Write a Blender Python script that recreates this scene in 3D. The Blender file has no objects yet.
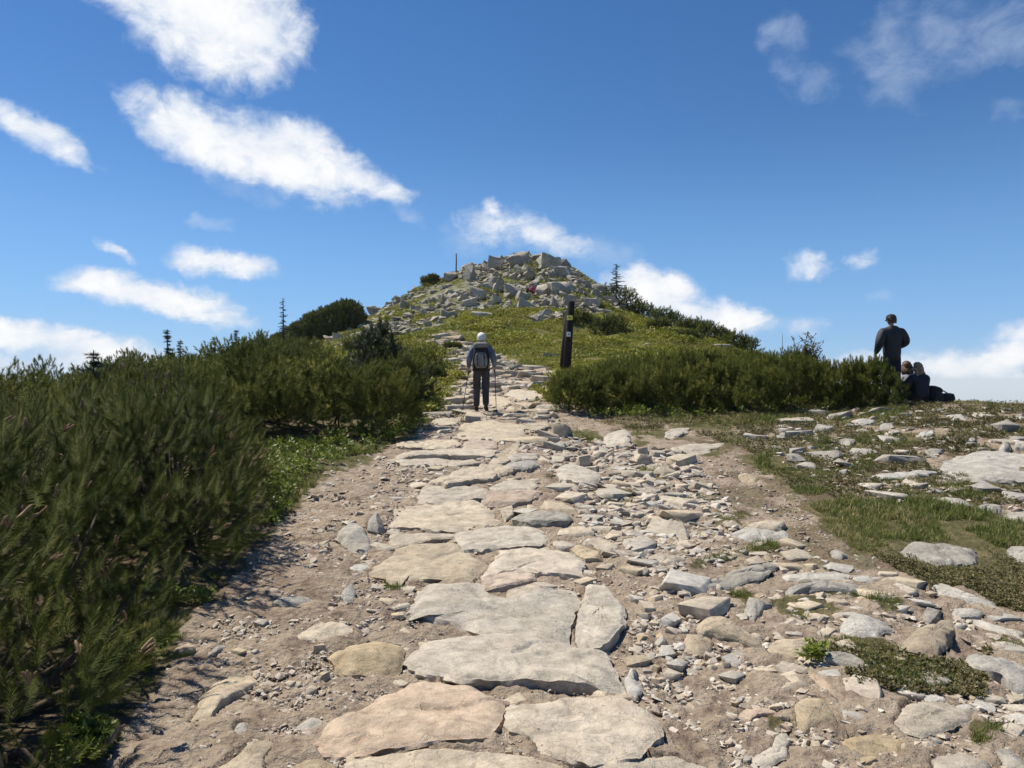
import bpy, bmesh, math, random
import numpy as np
from mathutils import Vector, Matrix, Euler

sc = bpy.context.scene
COL = sc.collection
rad = math.radians
FPX, CX, HY, EYE = 740.0, 512.0, 380.0, 1.6      # focal length in pixels, centre column, horizon row, eye height

# ------------------------------------------------------------------ camera
cam_d = bpy.data.cameras.new('camera')
cam_d.sensor_width = 36.0
cam_d.lens = FPX / 1024 * 36
cam_d.shift_y = -(384 - HY) / 1024
cam_d.clip_start = 0.05
cam_d.clip_end = 120000
cam = bpy.data.objects.new('camera', cam_d)
COL.objects.link(cam)
cam.location = (0, 0, EYE)
cam.rotation_euler = (rad(90), 0, 0)
sc.camera = cam

# ------------------------------------------------------------------ sun, sky
SUN_AZ, SUN_EL = rad(-55), rad(56)               # azimuth measured from the view direction (+Y) towards +X
sun_dir = Vector((math.sin(SUN_AZ) * math.cos(SUN_EL), math.cos(SUN_AZ) * math.cos(SUN_EL), math.sin(SUN_EL)))
sl = bpy.data.lights.new('sun', 'SUN')
sl.energy = 5.0
sl.angle = rad(0.5)
sl.color = (1.0, 0.94, 0.84)
so = bpy.data.objects.new('sun', sl)
COL.objects.link(so)
so.rotation_euler = (-sun_dir).to_track_quat('-Z', 'Y').to_euler()

world = bpy.data.worlds.new('World')
sc.world = world
world.use_nodes = True
wt = world.node_tree
wt.nodes.clear()


class NT:
    """small helper to write node trees"""
    def __init__(self, tree): self.t = tree
    def n(self, kind, **kw):
        nd = self.t.nodes.new(kind)
        for k, v in kw.items(): setattr(nd, k, v)
        return nd
    def put(self, sock, v):
        if isinstance(v, bpy.types.NodeSocket): self.t.links.new(v, sock)
        elif v is not None: sock.default_value = v
    def math(self, op, a, b=None, c=None, clamp=False):
        nd = self.n('ShaderNodeMath', operation=op, use_clamp=clamp)
        for i, v in enumerate((a, b, c)):
            if v is not None: self.put(nd.inputs[i], v)
        return nd.outputs[0]
    def vec(self, op, a, b=None, out=0):
        nd = self.n('ShaderNodeVectorMath', operation=op)
        self.put(nd.inputs[0], a)
        if b is not None: self.put(nd.inputs[1], b)
        return nd.outputs[out]
    def noise(self, vec, scale, detail=4, rough=0.5, dist=0.0, out=0):
        nd = self.n('ShaderNodeTexNoise')
        if vec is not None: self.put(nd.inputs['Vector'], vec)
        nd.inputs['Scale'].default_value = scale
        nd.inputs['Detail'].default_value = detail
        nd.inputs['Roughness'].default_value = rough
        nd.inputs['Distortion'].default_value = dist
        return nd.outputs[out]
    def voro(self, vec, scale, feature='F1', out='Distance'):
        nd = self.n('ShaderNodeTexVoronoi', feature=feature)
        if vec is not None: self.put(nd.inputs['Vector'], vec)
        nd.inputs['Scale'].default_value = scale
        return nd.outputs[out]
    def ramp(self, fac, stops, interp='LINEAR'):
        nd = self.n('ShaderNodeValToRGB')
        nd.color_ramp.interpolation = interp
        el = nd.color_ramp.elements
        while len(el) < len(stops): el.new(0.5)
        for e, (p, c) in zip(el, stops):
            e.position = p
            e.color = tuple(c) + (1,) if len(c) == 3 else c
        self.put(nd.inputs[0], fac)
        return nd.outputs[0]
    def mr(self, v, a, b, c=0.0, d=1.0, smooth=False):
        nd = self.n('ShaderNodeMapRange', interpolation_type='SMOOTHSTEP' if smooth else 'LINEAR')
        self.put(nd.inputs[0], v)
        for i, x in enumerate((a, b, c, d)): self.put(nd.inputs[i + 1], x)
        return nd.outputs[0]
    def mix(self, fac, a, b, blend='MIX'):
        nd = self.n('ShaderNodeMix', data_type='RGBA', blend_type=blend)
        def col(v): return tuple(v) + (1,) if isinstance(v, (tuple, list)) and len(v) == 3 else v
        self.put(nd.inputs[0], fac)
        self.put(nd.inputs[6], col(a))
        self.put(nd.inputs[7], col(b))
        return nd.outputs[2]


W = NT(wt)
tc = W.n('ShaderNodeTexCoord')
dirv = tc.outputs['Generated']
sep = W.n('ShaderNodeSeparateXYZ')
wt.links.new(dirv, sep.inputs[0])
az = W.math('ARCTAN2', sep.outputs[0], sep.outputs[1])
el = W.math('ARCSINE', sep.outputs[2])
sky = W.n('ShaderNodeTexSky', sky_type='NISHITA', sun_disc=False, sun_elevation=SUN_EL, sun_rotation=SUN_AZ,
          altitude=1600.0, air_density=1.0, dust_density=0.0, ozone_density=2.6)
# slow and fast noise warps for the cloud outlines
ae = W.n('ShaderNodeCombineXYZ')
wt.links.new(az, ae.inputs[0]); wt.links.new(el, ae.inputs[1])
aev = ae.outputs[0]
w1 = W.vec('MULTIPLY', W.vec('SUBTRACT', W.noise(aev, 7.0, 3, 0.55, out=1), (0.5, 0.5, 0.5)), (0.06, 0.035, 0))
w2 = W.vec('MULTIPLY', W.vec('SUBTRACT', W.noise(aev, 30.0, 5, 0.6, out=1), (0.5, 0.5, 0.5)), (0.045, 0.03, 0))
p = W.vec('ADD', W.vec('ADD', aev, w1), w2)
# cumulus and wisps: image-free list of (azimuth, elevation, half widths, tilt, density)
CLOUDS = [  # px, py, rx, ry, tilt(deg, + = falls to the right), density
    (195, 12, 122, 54, 16, 1.2), (250, 14, 66, 60, 0, 1.0), (150, -6, 80, 38, 10, .95), (215, 48, 55, 30, 10, .8),
    (210, 136, 95, 36, 18, 1.15), (290, 158, 100, 40, 17, 1.15), (360, 183, 60, 18, 14, .95), (250, 190, 55, 18, 20, .5),
    (150, 128, 60, 12, 38, .62), (135, 98, 40, 8, 30, .5), (400, 212, 28, 12, 30, .5),
    (30, 130, 75, 20, 22, .78), (8, 118, 45, 20, 22, .7), (120, 251, 26, 9, 35, .8), (220, 264, 60, 17, 3, .92), (210, 225, 28, 8, 0, .32),
    (150, 292, 105, 20, 9, 1.1), (95, 285, 50, 13, 0, .9), (215, 312, 60, 12, 12, .8),
    (20, 336, 110, 17, 4, 1.1), (90, 350, 110, 20, 6, .95), (40, 362, 130, 14, 0, .75),
    (500, 228, 50, 26, 5, .7), (470, 240, 40, 22, -10, .55), (545, 236, 55, 20, 22, .75), (600, 250, 45, 18, 10, .5), (495, 210, 25, 14, 30, .6),
    (650, 293, 55, 26, 10, 1.15), (715, 316, 62, 20, 12, 1.1), (690, 330, 80, 20, 5, .9), (745, 330, 50, 12, 0, .5),
    (785, 55, 26, 48, -12, .40), (812, 82, 42, 22, 20, .45), (775, 40, 14, 30, -20, .3),
    (930, 35, 110, 50, -8, .25), (1000, 25, 70, 40, 0, .27), (900, 78, 55, 40, 20, .24), (1010, 105, 30, 14, 0, .3),
    (805, 268, 27, 15, 0, .78), (862, 260, 24, 11, -6, .7), (800, 322, 32, 13, 0, .6), (885, 297, 20, 7, 0, .28),
    (960, 370, 95, 21, 0, 1.05), (1010, 362, 60, 22, 0, 1.0), (1015, 333, 36, 16, -18, .6), (880, 362, 70, 14, 0, .8), (1000, 392, 150, 16, 0, .85),
    (560, 345, 120, 14, 0, .4), (300, 352, 90, 14, 0, .5),
    (-150, 180, 120, 40, 10, 1.0), (-260, 320, 200, 40, 5, 1.0), (1200, 200, 140, 40, -5, .8), (1300, 340, 200, 35, 0, 1.0),
]
def field_of(items):
    f = None
    for (px, py, rx, ry, tilt, dens) in items:
        a0 = math.atan((px - CX) / FPX)
        e0 = math.atan((HY - py) / FPX * math.cos(a0))
        k = math.cos(a0)
        mp = W.n('ShaderNodeMapping', vector_type='TEXTURE')
        wt.links.new(p, mp.inputs['Vector'])
        mp.inputs['Location'].default_value = (a0, e0, 0)
        mp.inputs['Rotation'].default_value = (0, 0, -rad(tilt))
        mp.inputs['Scale'].default_value = (rx / FPX * k * k * 1.1, ry / FPX * k * 1.1, 1)
        ln = W.vec('LENGTH', mp.outputs[0], out=1)
        v = W.math('MULTIPLY_ADD', W.math('MULTIPLY', ln, ln), -dens, dens)
        f = v if f is None else W.math('SMOOTH_MAX', f, v, 0.15)
    return f


fine = W.noise(W.vec('MULTIPLY', aev, (0.8, 1.15, 1)), 26.0, 9, 0.64, 0.35)
wisp = W.noise(W.vec('MULTIPLY', p, (1, 1.5, 1)), 12.0, 6, 0.6, 0.6)
nz = W.math('ADD', W.math('MULTIPLY', W.math('SUBTRACT', fine, 0.5), 1.4), W.math('MULTIPLY', W.math('SUBTRACT', wisp, 0.5), 0.6))
fld = field_of([c for c in CLOUDS if c[5] >= .6])
dn = W.math('ADD', fld, nz)
alpha_c = W.mr(dn, 0.08, 0.95, 0.0, 0.97, smooth=True)
thin = W.math('ADD', field_of([c[:5] + (.75,) for c in CLOUDS if c[5] < .6]), W.math('MULTIPLY', nz, 1.25))
alpha_t = W.mr(thin, 0.12, 1.45, 0.0, 0.42, smooth=True)
alpha = W.math('MAXIMUM', alpha_c, alpha_t)
shade = W.mr(W.math('ADD', dn, W.math('MULTIPLY', W.math('SUBTRACT', wisp, 0.5), 1.2)), 0.25, 1.35, 0.0, 1.0, smooth=True)
ccol = W.mix(shade, (0.62, 0.71, 0.85), (0.98, 0.975, 0.97))
bg_sky = W.n('ShaderNodeBackground')
SKY_GAMMA = W.n('ShaderNodeHueSaturation')
SKY_GAMMA.inputs['Saturation'].default_value = 1.24
SKY_GAMMA.inputs['Hue'].default_value = 0.503
wt.links.new(sky.outputs[0], SKY_GAMMA.inputs['Color'])
low = W.mix(W.mr(el, 0.0, 0.34, 0.66, 0.0, smooth=True), SKY_GAMMA.outputs[0], (1.75, 3.9, 7.7))
wt.links.new(low, bg_sky.inputs['Color'])
bg_sky.inputs['Strength'].default_value = 0.085
bg_c = W.n('ShaderNodeBackground')
wt.links.new(ccol, bg_c.inputs['Color'])
bg_c.inputs['Strength'].default_value = 0.80
mxs = W.n('ShaderNodeMixShader')
wt.links.new(alpha, mxs.inputs[0]); wt.links.new(bg_sky.outputs[0], mxs.inputs[1]); wt.links.new(bg_c.outputs[0], mxs.inputs[2])
wo = W.n('ShaderNodeOutputWorld')
wt.links.new(mxs.outputs[0], wo.inputs['Surface'])

vs = sc.view_settings
vs.view_transform = 'Standard'
vs.look = 'None'
vs.exposure = 0.40
vs.gamma = 1.0
vs.use_curve_mapping = False
sc.render.engine = 'CYCLES'
sc.cycles.use_denoising = True
sc.cycles.max_bounces = 6
sc.cycles.diffuse_bounces = 3
sc.cycles.glossy_bounces = 2
sc.cycles.transmission_bounces = 3
sc.cycles.use_adaptive_sampling = True
sc.cycles.adaptive_threshold = 0.006
sc.cycles.sample_clamp_indirect = 4.0
sc.cycles.volume_bounces = 3

# ------------------------------------------------------------------ helpers
RNG = np.random.default_rng(7)
random.seed(7)


def hash3(ix, iy, iz):
    h = (ix * 374761393 + iy * 668265263 + iz * 1274126177) & 0xFFFFFFFF
    h = ((h ^ (h >> 13)) * 1274126177) & 0xFFFFFFFF
    h = (h ^ (h >> 16)) & 0xFFFFFFFF
    return h / 4294967295.0


def vnoise(P3):
    P3 = np.asarray(P3, float)
    i = np.floor(P3).astype(np.int64)
    f = P3 - i
    f = f * f * f * (f * (f * 6 - 15) + 10)
    r = 0
    for dx in (0, 1):
        wx = f[:, 0] if dx else 1 - f[:, 0]
        for dy in (0, 1):
            wy = f[:, 1] if dy else 1 - f[:, 1]
            for dz in (0, 1):
                wz = f[:, 2] if dz else 1 - f[:, 2]
                r = r + wx * wy * wz * hash3(i[:, 0] + dx, i[:, 1] + dy, i[:, 2] + dz)
    return r * 2 - 1


def fbm(P3, octs=4, gain=0.5, lac=2.03):
    P3 = np.asarray(P3, float)
    a, s, r = 1.0, 1.0, 0
    for k in range(octs):
        r = r + a * vnoise(P3 * s + 17.3 * k)
        a *= gain
        s *= lac
    return r


def fbm2(x, y, scale, octs=4, z=0.0, gain=0.5):
    x = np.atleast_1d(np.asarray(x, float)); y = np.atleast_1d(np.asarray(y, float))
    return fbm(np.stack([x / scale, y / scale, np.full_like(x, z)], 1), octs, gain)


def smooth(a, b, v):
    t = np.clip((v - a) / (b - a), 0, 1)
    return t * t * (3 - 2 * t)


def np_mesh(name, V, F, mat=None, tint=None, flat=False, cover=None, matidx=None):
    """mesh from arrays: F is (n,3), (n,4) or a list of such arrays"""
    me = bpy.data.meshes.new(name)
    V = np.asarray(V, np.float32)
    Fs = F if isinstance(F, list) else [F]
    Fs = [np.asarray(f, np.int32) for f in Fs if len(f)]
    loops = np.concatenate([f.ravel() for f in Fs])
    tot = np.concatenate([np.full(len(f), f.shape[1], np.int32) for f in Fs])
    start = np.concatenate([[0], np.cumsum(tot)[:-1]]).astype(np.int32)
    me.vertices.add(len(V)); me.vertices.foreach_set('co', V.ravel())
    me.loops.add(len(loops)); me.loops.foreach_set('vertex_index', loops)
    me.polygons.add(len(tot)); me.polygons.foreach_set('loop_start', start)
    me.polygons.foreach_set('loop_total', tot)
    me.polygons.foreach_set('use_smooth', np.full(len(tot), not flat))
    for nm, arr in (('tint', tint), ('cover', cover)):
        if arr is not None:
            arr = np.asarray(arr, np.float32)
            if arr.ndim == 1: arr = np.stack([arr, arr, arr, np.ones_like(arr)], 1)
            a = me.attributes.new(nm, 'FLOAT_COLOR', 'POINT')
            a.data.foreach_set('color', arr.ravel())
    if mat is not None:
        for m in (mat if isinstance(mat, list) else [mat]): me.materials.append(m)
    if matidx is not None: me.polygons.foreach_set('material_index', np.asarray(matidx, np.int32))
    me.update(calc_edges=True)
    me.validate()
    return me


def link(name, me, parent=None, loc=None):
    o = bpy.data.objects.new(name, me)
    COL.objects.link(o)
    if parent is not None: o.parent = parent
    if loc is not None: o.location = loc
    return o


def tag(o, label=None, cat=None, group=None, kind=None):
    if label: o['label'] = label
    if cat: o['category'] = cat
    if group: o['group'] = group
    if kind: o['kind'] = kind
    return o


def empty(name, loc, label, cat, group=None, rz=0.0):
    o = bpy.data.objects.new(name, None)
    COL.objects.link(o)
    o.location = loc
    o.rotation_euler = (0, 0, rz)
    o.empty_display_size = 0.2
    return tag(o, label, cat, group)


class MB:
    """collects tubes, boxes and lofts and links them as ONE mesh object"""
    def __init__(self): self.v, self.q, self.t, self.n = [], [], [], 0
    def add(self, V, Q=None, T=None):
        V = np.asarray(V, float)
        self.v.append(V)
        if Q is not None and len(Q): self.q.append(np.asarray(Q) + self.n)
        if T is not None and len(T): self.t.append(np.asarray(T) + self.n)
        self.n += len(V)
    def loft(self, rings, cap=True):
        m, k = len(rings), len(rings[0])
        V = np.concatenate(rings)
        j = np.arange(k); jn = (j + 1) % k
        Q = np.concatenate([np.stack([i * k + j, i * k + jn, (i + 1) * k + jn, (i + 1) * k + j], 1) for i in range(m - 1)])
        T = []
        if cap:
            V = np.concatenate([V, [rings[0].mean(0)], [rings[-1].mean(0)]])
            a, b = m * k, m * k + 1
            T = np.concatenate([np.stack([np.full(k, a), jn, j], 1), np.stack([np.full(k, b), (m - 1) * k + j, (m - 1) * k + jn], 1)])
        self.add(V, Q, T)
    def tube(self, pts, radii, k=8, squash=(1, 1)):
        pts = np.asarray(pts, float)
        if np.isscalar(radii): radii = [radii] * len(pts)
        rings = []
        ref = np.array([0.0, 0.0, 1.0])
        prev = None
        for i in range(len(pts)):
            a = pts[max(i - 1, 0)]; b = pts[min(i + 1, len(pts) - 1)]
            d = (b - a) / (np.linalg.norm(b - a) + 1e-9)
            if prev is None:
                r = ref if abs(d[2]) < 0.9 else np.array([1.0, 0, 0])
            else: r = prev
            u = r - d * r.dot(d); u /= np.linalg.norm(u) + 1e-9
            prev = u
            w = np.cross(d, u)
            an = np.arange(k) / k * 2 * np.pi
            rings.append(pts[i] + radii[i] * (np.cos(an)[:, None] * u * squash[0] + np.sin(an)[:, None] * w * squash[1]))
        self.loft(rings)
    def box(self, c, s, rot=None):
        x, y, z = [q / 2 for q in s]
        V = np.array([(-x, -y, -z), (x, -y, -z), (x, y, -z), (-x, y, -z), (-x, -y, z), (x, -y, z), (x, y, z), (-x, y, z)])
        if rot is not None: V = V @ np.array(Euler(rot).to_matrix()).T
        self.add(V + np.asarray(c), [(0, 3, 2, 1), (4, 5, 6, 7), (0, 1, 5, 4), (1, 2, 6, 5), (2, 3, 7, 6), (3, 0, 4, 7)])
    def ball(self, c, r, n=10, m=7):
        r = np.broadcast_to(np.asarray(r, float), (3,))
        rings = []
        for i in range(1, m):
            ph = np.pi * i / m
            an = np.arange(n) / n * 2 * np.pi
            rings.append(np.asarray(c) + r * np.stack([np.cos(an) * np.sin(ph), np.sin(an) * np.sin(ph), np.full(n, -np.cos(ph))], 1))
        self.loft(rings)
    def build(self, name, mat, parent=None, flat=False, bevel=0):
        F = []
        if self.q: F.append(np.concatenate(self.q))
        if self.t: F.append(np.concatenate(self.t))
        me = np_mesh(name, np.concatenate(self.v), F, mat, flat=flat)
        o = link(name, me, parent)
        if bevel:
            b = o.modifiers.new('bevel', 'BEVEL'); b.width = bevel; b.segments = 2
        return o


# ------------------------------------------------------------------ materials
def new_mat(name):
    m = bpy.data.materials.new(name)
    m.use_nodes = True
    t = m.node_tree
    b = t.nodes['Principled BSDF']
    return m, NT(t), b


def plain(name, col, rough=0.8, spec=0.3, bump=0.0, bscale=200.0, var=0.12):
    m, N, b = new_mat(name)
    tcn = N.n('ShaderNodeTexCoord').outputs['Object']
    nz = N.noise(tcn, bscale * 0.3, 4, 0.6)
    c2 = tuple(c * (1 - var * 2.2) for c in col); c3 = tuple(min(1, c * (1 + var)) for c in col)
    N.put(b.inputs['Base Color'], N.mix(N.mr(nz, 0.3, 0.7), c2, c3))
    b.inputs['Roughness'].default_value = rough
    b.inputs['Specular IOR Level'].default_value = spec
    if bump:
        bp = N.n('ShaderNodeBump'); bp.inputs['Strength'].default_value = bump; bp.inputs['Distance'].default_value = 0.01 if bscale > 35 else 0.05
        N.put(bp.inputs['Height'], N.noise(tcn, bscale, 4, 0.6, 0.8)); N.put(b.inputs['Normal'], bp.outputs[0])
    return m


def stone_mat(name, base, alt, lichen=(0.30, 0.31, 0.27), lich=0.35, speck=0.5, scale=1.0, rust=0.25, bump=1.0):
    m, N, b = new_mat(name)
    geo = N.n('ShaderNodeNewGeometry')
    oi = N.n('ShaderNodeObjectInfo')
    pos = N.vec('ADD', N.n('ShaderNodeTexCoord').outputs['Object'], N.vec('MULTIPLY', oi.outputs['Location'], (3.1, 1.7, 2.3)))
    big = N.noise(pos, 2.2 * scale, 5, 0.62, 0.4)
    mid = N.noise(pos, 9 * scale, 6, 0.68, 0.3)
    finev = N.noise(pos, 130 * scale, 3, 0.7)
    c = N.mix(N.mr(big, 0.35, 0.66, smooth=True), base, alt)
    c = N.mix(N.mr(mid, 0.40, 0.70), c, tuple(x * 0.55 for x in alt))
    if rust: c = N.mix(N.math('MULTIPLY', N.mr(N.noise(N.vec('ADD', pos, (5, 3, 1)), 3.3 * scale, 5, 0.65), 0.55, 0.72), rust), c, (0.40, 0.24, 0.12))
    if lich: c = N.mix(N.math('MULTIPLY', N.mr(N.noise(N.vec('ADD', pos, (1, 9, 4)), 6.5 * scale, 7, 0.72), 0.52, 0.63), lich), c, lichen)
    c = N.mix(N.math('MULTIPLY', N.mr(finev, 0.52, 0.68), speck), c, tuple(x * 0.42 for x in base))
    c = N.mix(N.math('MULTIPLY', N.mr(finev, 0.46, 0.30), speck * 0.7), c, tuple(min(0.85, x * 1.35) for x in base))
    dirt = N.mr(N.noise(N.vec('ADD', pos, (2, 5, 8)), 2.7 * scale, 7, 0.7), 0.50, 0.70)
    c = N.mix(N.math('MULTIPLY', dirt, 0.40), c, (0.34, 0.27, 0.195))
    sp = N.mr(N.voro(N.vec('ADD', pos, N.vec('MULTIPLY', N.noise(pos, 40 * scale, 2, .5, out=1), (.02, .02, .02))), 17 * scale), 0.16, 0.10)
    c = N.mix(N.math('MULTIPLY', sp, N.mr(big, .5, .6)), c, (0.16, 0.15, 0.13))
    rv = N.mr(oi.outputs['Random'], 0, 1, 0.80, 1.04)
    hv = N.n('ShaderNodeHueSaturation'); N.put(hv.inputs['Color'], c); N.put(hv.inputs['Value'], rv)
    N.put(hv.inputs['Saturation'], N.mr(N.math('FRACT', N.math('MULTIPLY', oi.outputs['Random'], 7.31)), 0, 1, 0.85, 1.12))
    N.put(b.inputs['Base Color'], hv.outputs[0])
    b.inputs['Roughness'].default_value = 0.86
    b.inputs['Specular IOR Level'].default_value = 0.25
    bp = N.n('ShaderNodeBump'); bp.inputs['Strength'].default_value = 0.95; bp.inputs['Distance'].default_value = 0.0105 / scale * bump
    h = N.math('ADD', N.math('MULTIPLY', N.noise(pos, 26 * scale, 8, 0.72, 0.3), 1.0), N.math('MULTIPLY', finev, 0.16))
    # shallow cracks and foliation
    cr = N.noise(N.vec('MULTIPLY', pos, (1, 1, 4)), 6 * scale, 6, 0.6, 0.5)
    h = N.math('ADD', h, N.math('MULTIPLY', N.mr(N.math('ABSOLUTE', N.math('SUBTRACT', cr, 0.5)), 0.0, 0.02), 0.22))
    N.put(bp.inputs['Height'], h); N.put(b.inputs['Normal'], bp.outputs[0])
    return m


M = {}
M['cream'] = stone_mat('cream_granite', (0.585, 0.50, 0.375), (0.52, 0.43, 0.31), rust=0.12, lich=0.16, lichen=(0.33, 0.30, 0.24), speck=0.42)
M['cream_loose'] = stone_mat('loose_cream_granite', (0.585, 0.50, 0.375), (0.52, 0.43, 0.31), rust=0.12, lich=0.16, lichen=(0.33, 0.30, 0.24), speck=0.42, scale=.45, bump=.05)
M['pale'] = stone_mat('pale_granite', (0.55, 0.485, 0.385), (0.49, 0.43, 0.34), rust=0.08, lich=0.2, lichen=(0.31, 0.29, 0.24), speck=0.48)
M['pale_loose'] = stone_mat('loose_pale_granite', (0.55, 0.485, 0.385), (0.49, 0.43, 0.34), rust=0.08, lich=0.2, lichen=(0.31, 0.29, 0.24), speck=0.48, scale=.45, bump=.05)
M['pink'] = stone_mat('pinkish_granite', (0.57, 0.455, 0.345), (0.51, 0.39, 0.285), rust=0.25, lich=0.12, speck=0.4)
M['pink_loose'] = stone_mat('loose_pinkish_granite', (0.57, 0.455, 0.345), (0.51, 0.39, 0.285), rust=0.25, lich=0.12, speck=0.4, scale=.45, bump=.05)
M['tan'] = stone_mat('tan_gneiss', (0.54, 0.435, 0.28), (0.47, 0.37, 0.24), rust=0.25, lich=0.15)
M['tan_loose'] = stone_mat('loose_tan_gneiss', (0.54, 0.435, 0.28), (0.47, 0.37, 0.24), rust=0.25, lich=0.15, scale=.45, bump=.05)
M['grey'] = stone_mat('grey_gneiss', (0.47, 0.435, 0.365), (0.37, 0.345, 0.295), rust=0.1, lich=0.4, lichen=(0.27, 0.26, 0.22))
M['grey_loose'] = stone_mat('loose_grey_gneiss', (0.47, 0.435, 0.365), (0.37, 0.345, 0.295), rust=0.1, lich=0.4, lichen=(0.27, 0.26, 0.22), scale=.45, bump=.05)
M['white'] = stone_mat('white_quartzite', (0.54, 0.50, 0.43), (0.44, 0.41, 0.35), rust=0.06, lich=0.3, lichen=(0.33, 0.32, 0.28))
M['white_loose'] = stone_mat('loose_white_quartzite', (0.54, 0.50, 0.43), (0.44, 0.41, 0.35), rust=0.06, lich=0.3, lichen=(0.33, 0.32, 0.28), scale=.45, bump=.05)
M['boulder'] = stone_mat('lichen_boulder', (0.53, 0.48, 0.38), (0.33, 0.295, 0.23), rust=0.06, lich=0.45, lichen=(0.20, 0.20, 0.14), scale=0.8, speck=0.35)


def leaf_mat(name, dark, light, tip=None, trans=0.25, rough=0.6, spec=0.25):
    m, N, b = new_mat(name)
    at = N.n('ShaderNodeAttribute', attribute_name='tint')
    c = N.mix(at.outputs['Fac'], dark, light)
    if tip is not None:
        s = N.n('ShaderNodeSeparateColor'); N.put(s.inputs[0], at.outputs['Color'])
        c = N.mix(at.outputs['Fac'], dark, light)
        c = N.mix(N.mr(at.outputs['Fac'], 0.8, 1.0), c, tip)
    N.put(b.inputs['Base Color'], c)
    b.inputs['Roughness'].default_value = rough
    b.inputs['Specular IOR Level'].default_value = spec
    if trans:
        tr = N.n('ShaderNodeBsdfTranslucent'); N.put(tr.inputs['Color'], N.mix(0.5, c, (0.12, 0.16, 0.02)))
        mx = N.n('ShaderNodeMixShader'); mx.inputs[0].default_value = trans
        out = N.t.nodes['Material Output']
        N.t.links.new(b.outputs[0], mx.inputs[1]); N.t.links.new(tr.outputs[0], mx.inputs[2]); N.t.links.new(mx.outputs[0], out.inputs['Surface'])
    return m


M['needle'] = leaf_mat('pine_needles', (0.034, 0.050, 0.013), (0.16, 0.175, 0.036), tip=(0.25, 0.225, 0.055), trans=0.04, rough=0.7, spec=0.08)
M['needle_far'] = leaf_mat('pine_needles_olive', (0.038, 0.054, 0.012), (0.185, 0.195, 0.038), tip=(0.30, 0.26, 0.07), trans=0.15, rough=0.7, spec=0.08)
M['spruce'] = leaf_mat('spruce_needles', (0.02, 0.034, 0.015), (0.055, 0.075, 0.03), trans=0.1)
M['leaf'] = leaf_mat('bilberry_leaves', (0.07, 0.105, 0.016), (0.25, 0.29, 0.042), tip=(0.31, 0.28, 0.05), trans=0.35, rough=0.5)
M['leaf_hill'] = leaf_mat('hillside_leaves', (0.09, 0.108, 0.018), (0.40, 0.37, 0.045), tip=(0.42, 0.31, 0.07), trans=0.3)
M['grass'] = leaf_mat('grass_blades', (0.075, 0.105, 0.022), (0.24, 0.255, 0.07), tip=(0.46, 0.37, 0.19), trans=0.35)
M['heather'] = leaf_mat('heather_sprigs', (0.085, 0.070, 0.032), (0.19, 0.17, 0.065), tip=(0.30, 0.19, 0.11), trans=0.2)
M['bark'] = plain('grey_brown_bark', (0.11, 0.085, 0.062), 0.9, 0.1, 0.6, 60, 0.25)
M['bud'] = plain('brown_buds', (0.27, 0.17, 0.10), 0.8, 0.2, 0.0, 60, 0.2)
# ------------------------------------------------------------------ terrain
def at(px, py, d):
    return ((px - CX) / FPX * d, d, EYE + (HY - py) / FPX * d)


CTRL = []
for r_, n_ in ((0.6, 5), (2.0, 8), (5.0, 10), (9.5, 12)):      # the gently rising ground around the camera
    for k in range(n_):
        a = 2 * math.pi * (k + 0.5) / n_
        x, y = r_ * math.sin(a), r_ * math.cos(a)
        CTRL.append((x, y, 0.05 * y - 0.004 * x * (x < 0) * abs(x)))
CTRL += [at(*q) for q in [
    (482, 413, 16.3), (440, 418, 15.5), (540, 408, 16.5), (600, 412, 15.6), (700, 412, 15.4), (800, 410, 15.2), (890, 405, 15.2),
    (1024, 404, 15.6), (960, 403, 15.4), (1150, 408, 15.0), (1300, 410, 14.0),
    (565, 373, 23), (510, 376, 24.5), (480, 346, 36), (440, 328, 45), (455, 366, 27),
    (540, 323, 46), (575, 304, 55), (536, 294, 60), (500, 274, 70), (520, 258, 76), (560, 264, 73), (470, 270, 76), (445, 283, 77),
    (600, 290, 66), (630, 316, 56), (690, 337, 48), (740, 352, 42), (640, 340, 38), (700, 356, 33), (800, 374, 30), (620, 370, 24),
    (425, 289, 75), (400, 303, 70), (350, 326, 62), (300, 348, 56), (260, 362, 48), (200, 378, 38), (120, 394, 30), (20, 408, 24), (-100, 420, 20),
    (420, 318, 56), (400, 345, 38), (350, 355, 36), (330, 392, 22), (250, 402, 20), (140, 418, 17), (400, 380, 22), (330, 436, 12), (230, 440, 11.5), (400, 432, 12.5), (60, 432, 13),
]]
# ground falling away behind the crests and all round
CTRL += [(16, 24, -1.2), (26, 24, -2.5), (14, 20, 0.55), (24, 38, -5), (45, 60, -14), (30, 60, -8), (22, 50, -1.5), (40, 20, -5), (30, 8, -1.5), (18, 10, 0.4),
         (60, -10, -9), (20, -20, -2.5), (0, -25, -1.6), (-25, -15, -4), (-60, 10, -14), (-28, 15, -2.2), (-30, 30, -2.6), (-34, 48, -3.2), (-45, 70, -7), (-30, 76, 2.0), (-20, 90, 5.5),
         (0, 100, 9.5), (12, 95, 6.5), (25, 100, -4), (0, 140, -4), (40, 140, -22), (-40, 130, -10), (-80, 60, -24), (80, 60, -30),
         (0, 240, -45), (150, 190, -60), (-150, 190, -60), (240, 0, -60), (-240, 0, -60), (0, -240, -55), (170, -170, -60), (-170, -170, -60), (0, -90, -15), (80, -60, -20), (-80, -60, -22)]
CT = np.array(CTRL)


def squeeze(x, y):
    R = np.hypot(x, y) + 1e-9
    k = np.log1p(R / 5.0) / R
    return x * k, y * k


cu, cv = squeeze(CT[:, 0], CT[:, 1])


def _phi(r2): return np.where(r2 > 1e-12, 0.5 * r2 * np.log(np.maximum(r2, 1e-12)), 0)


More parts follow.
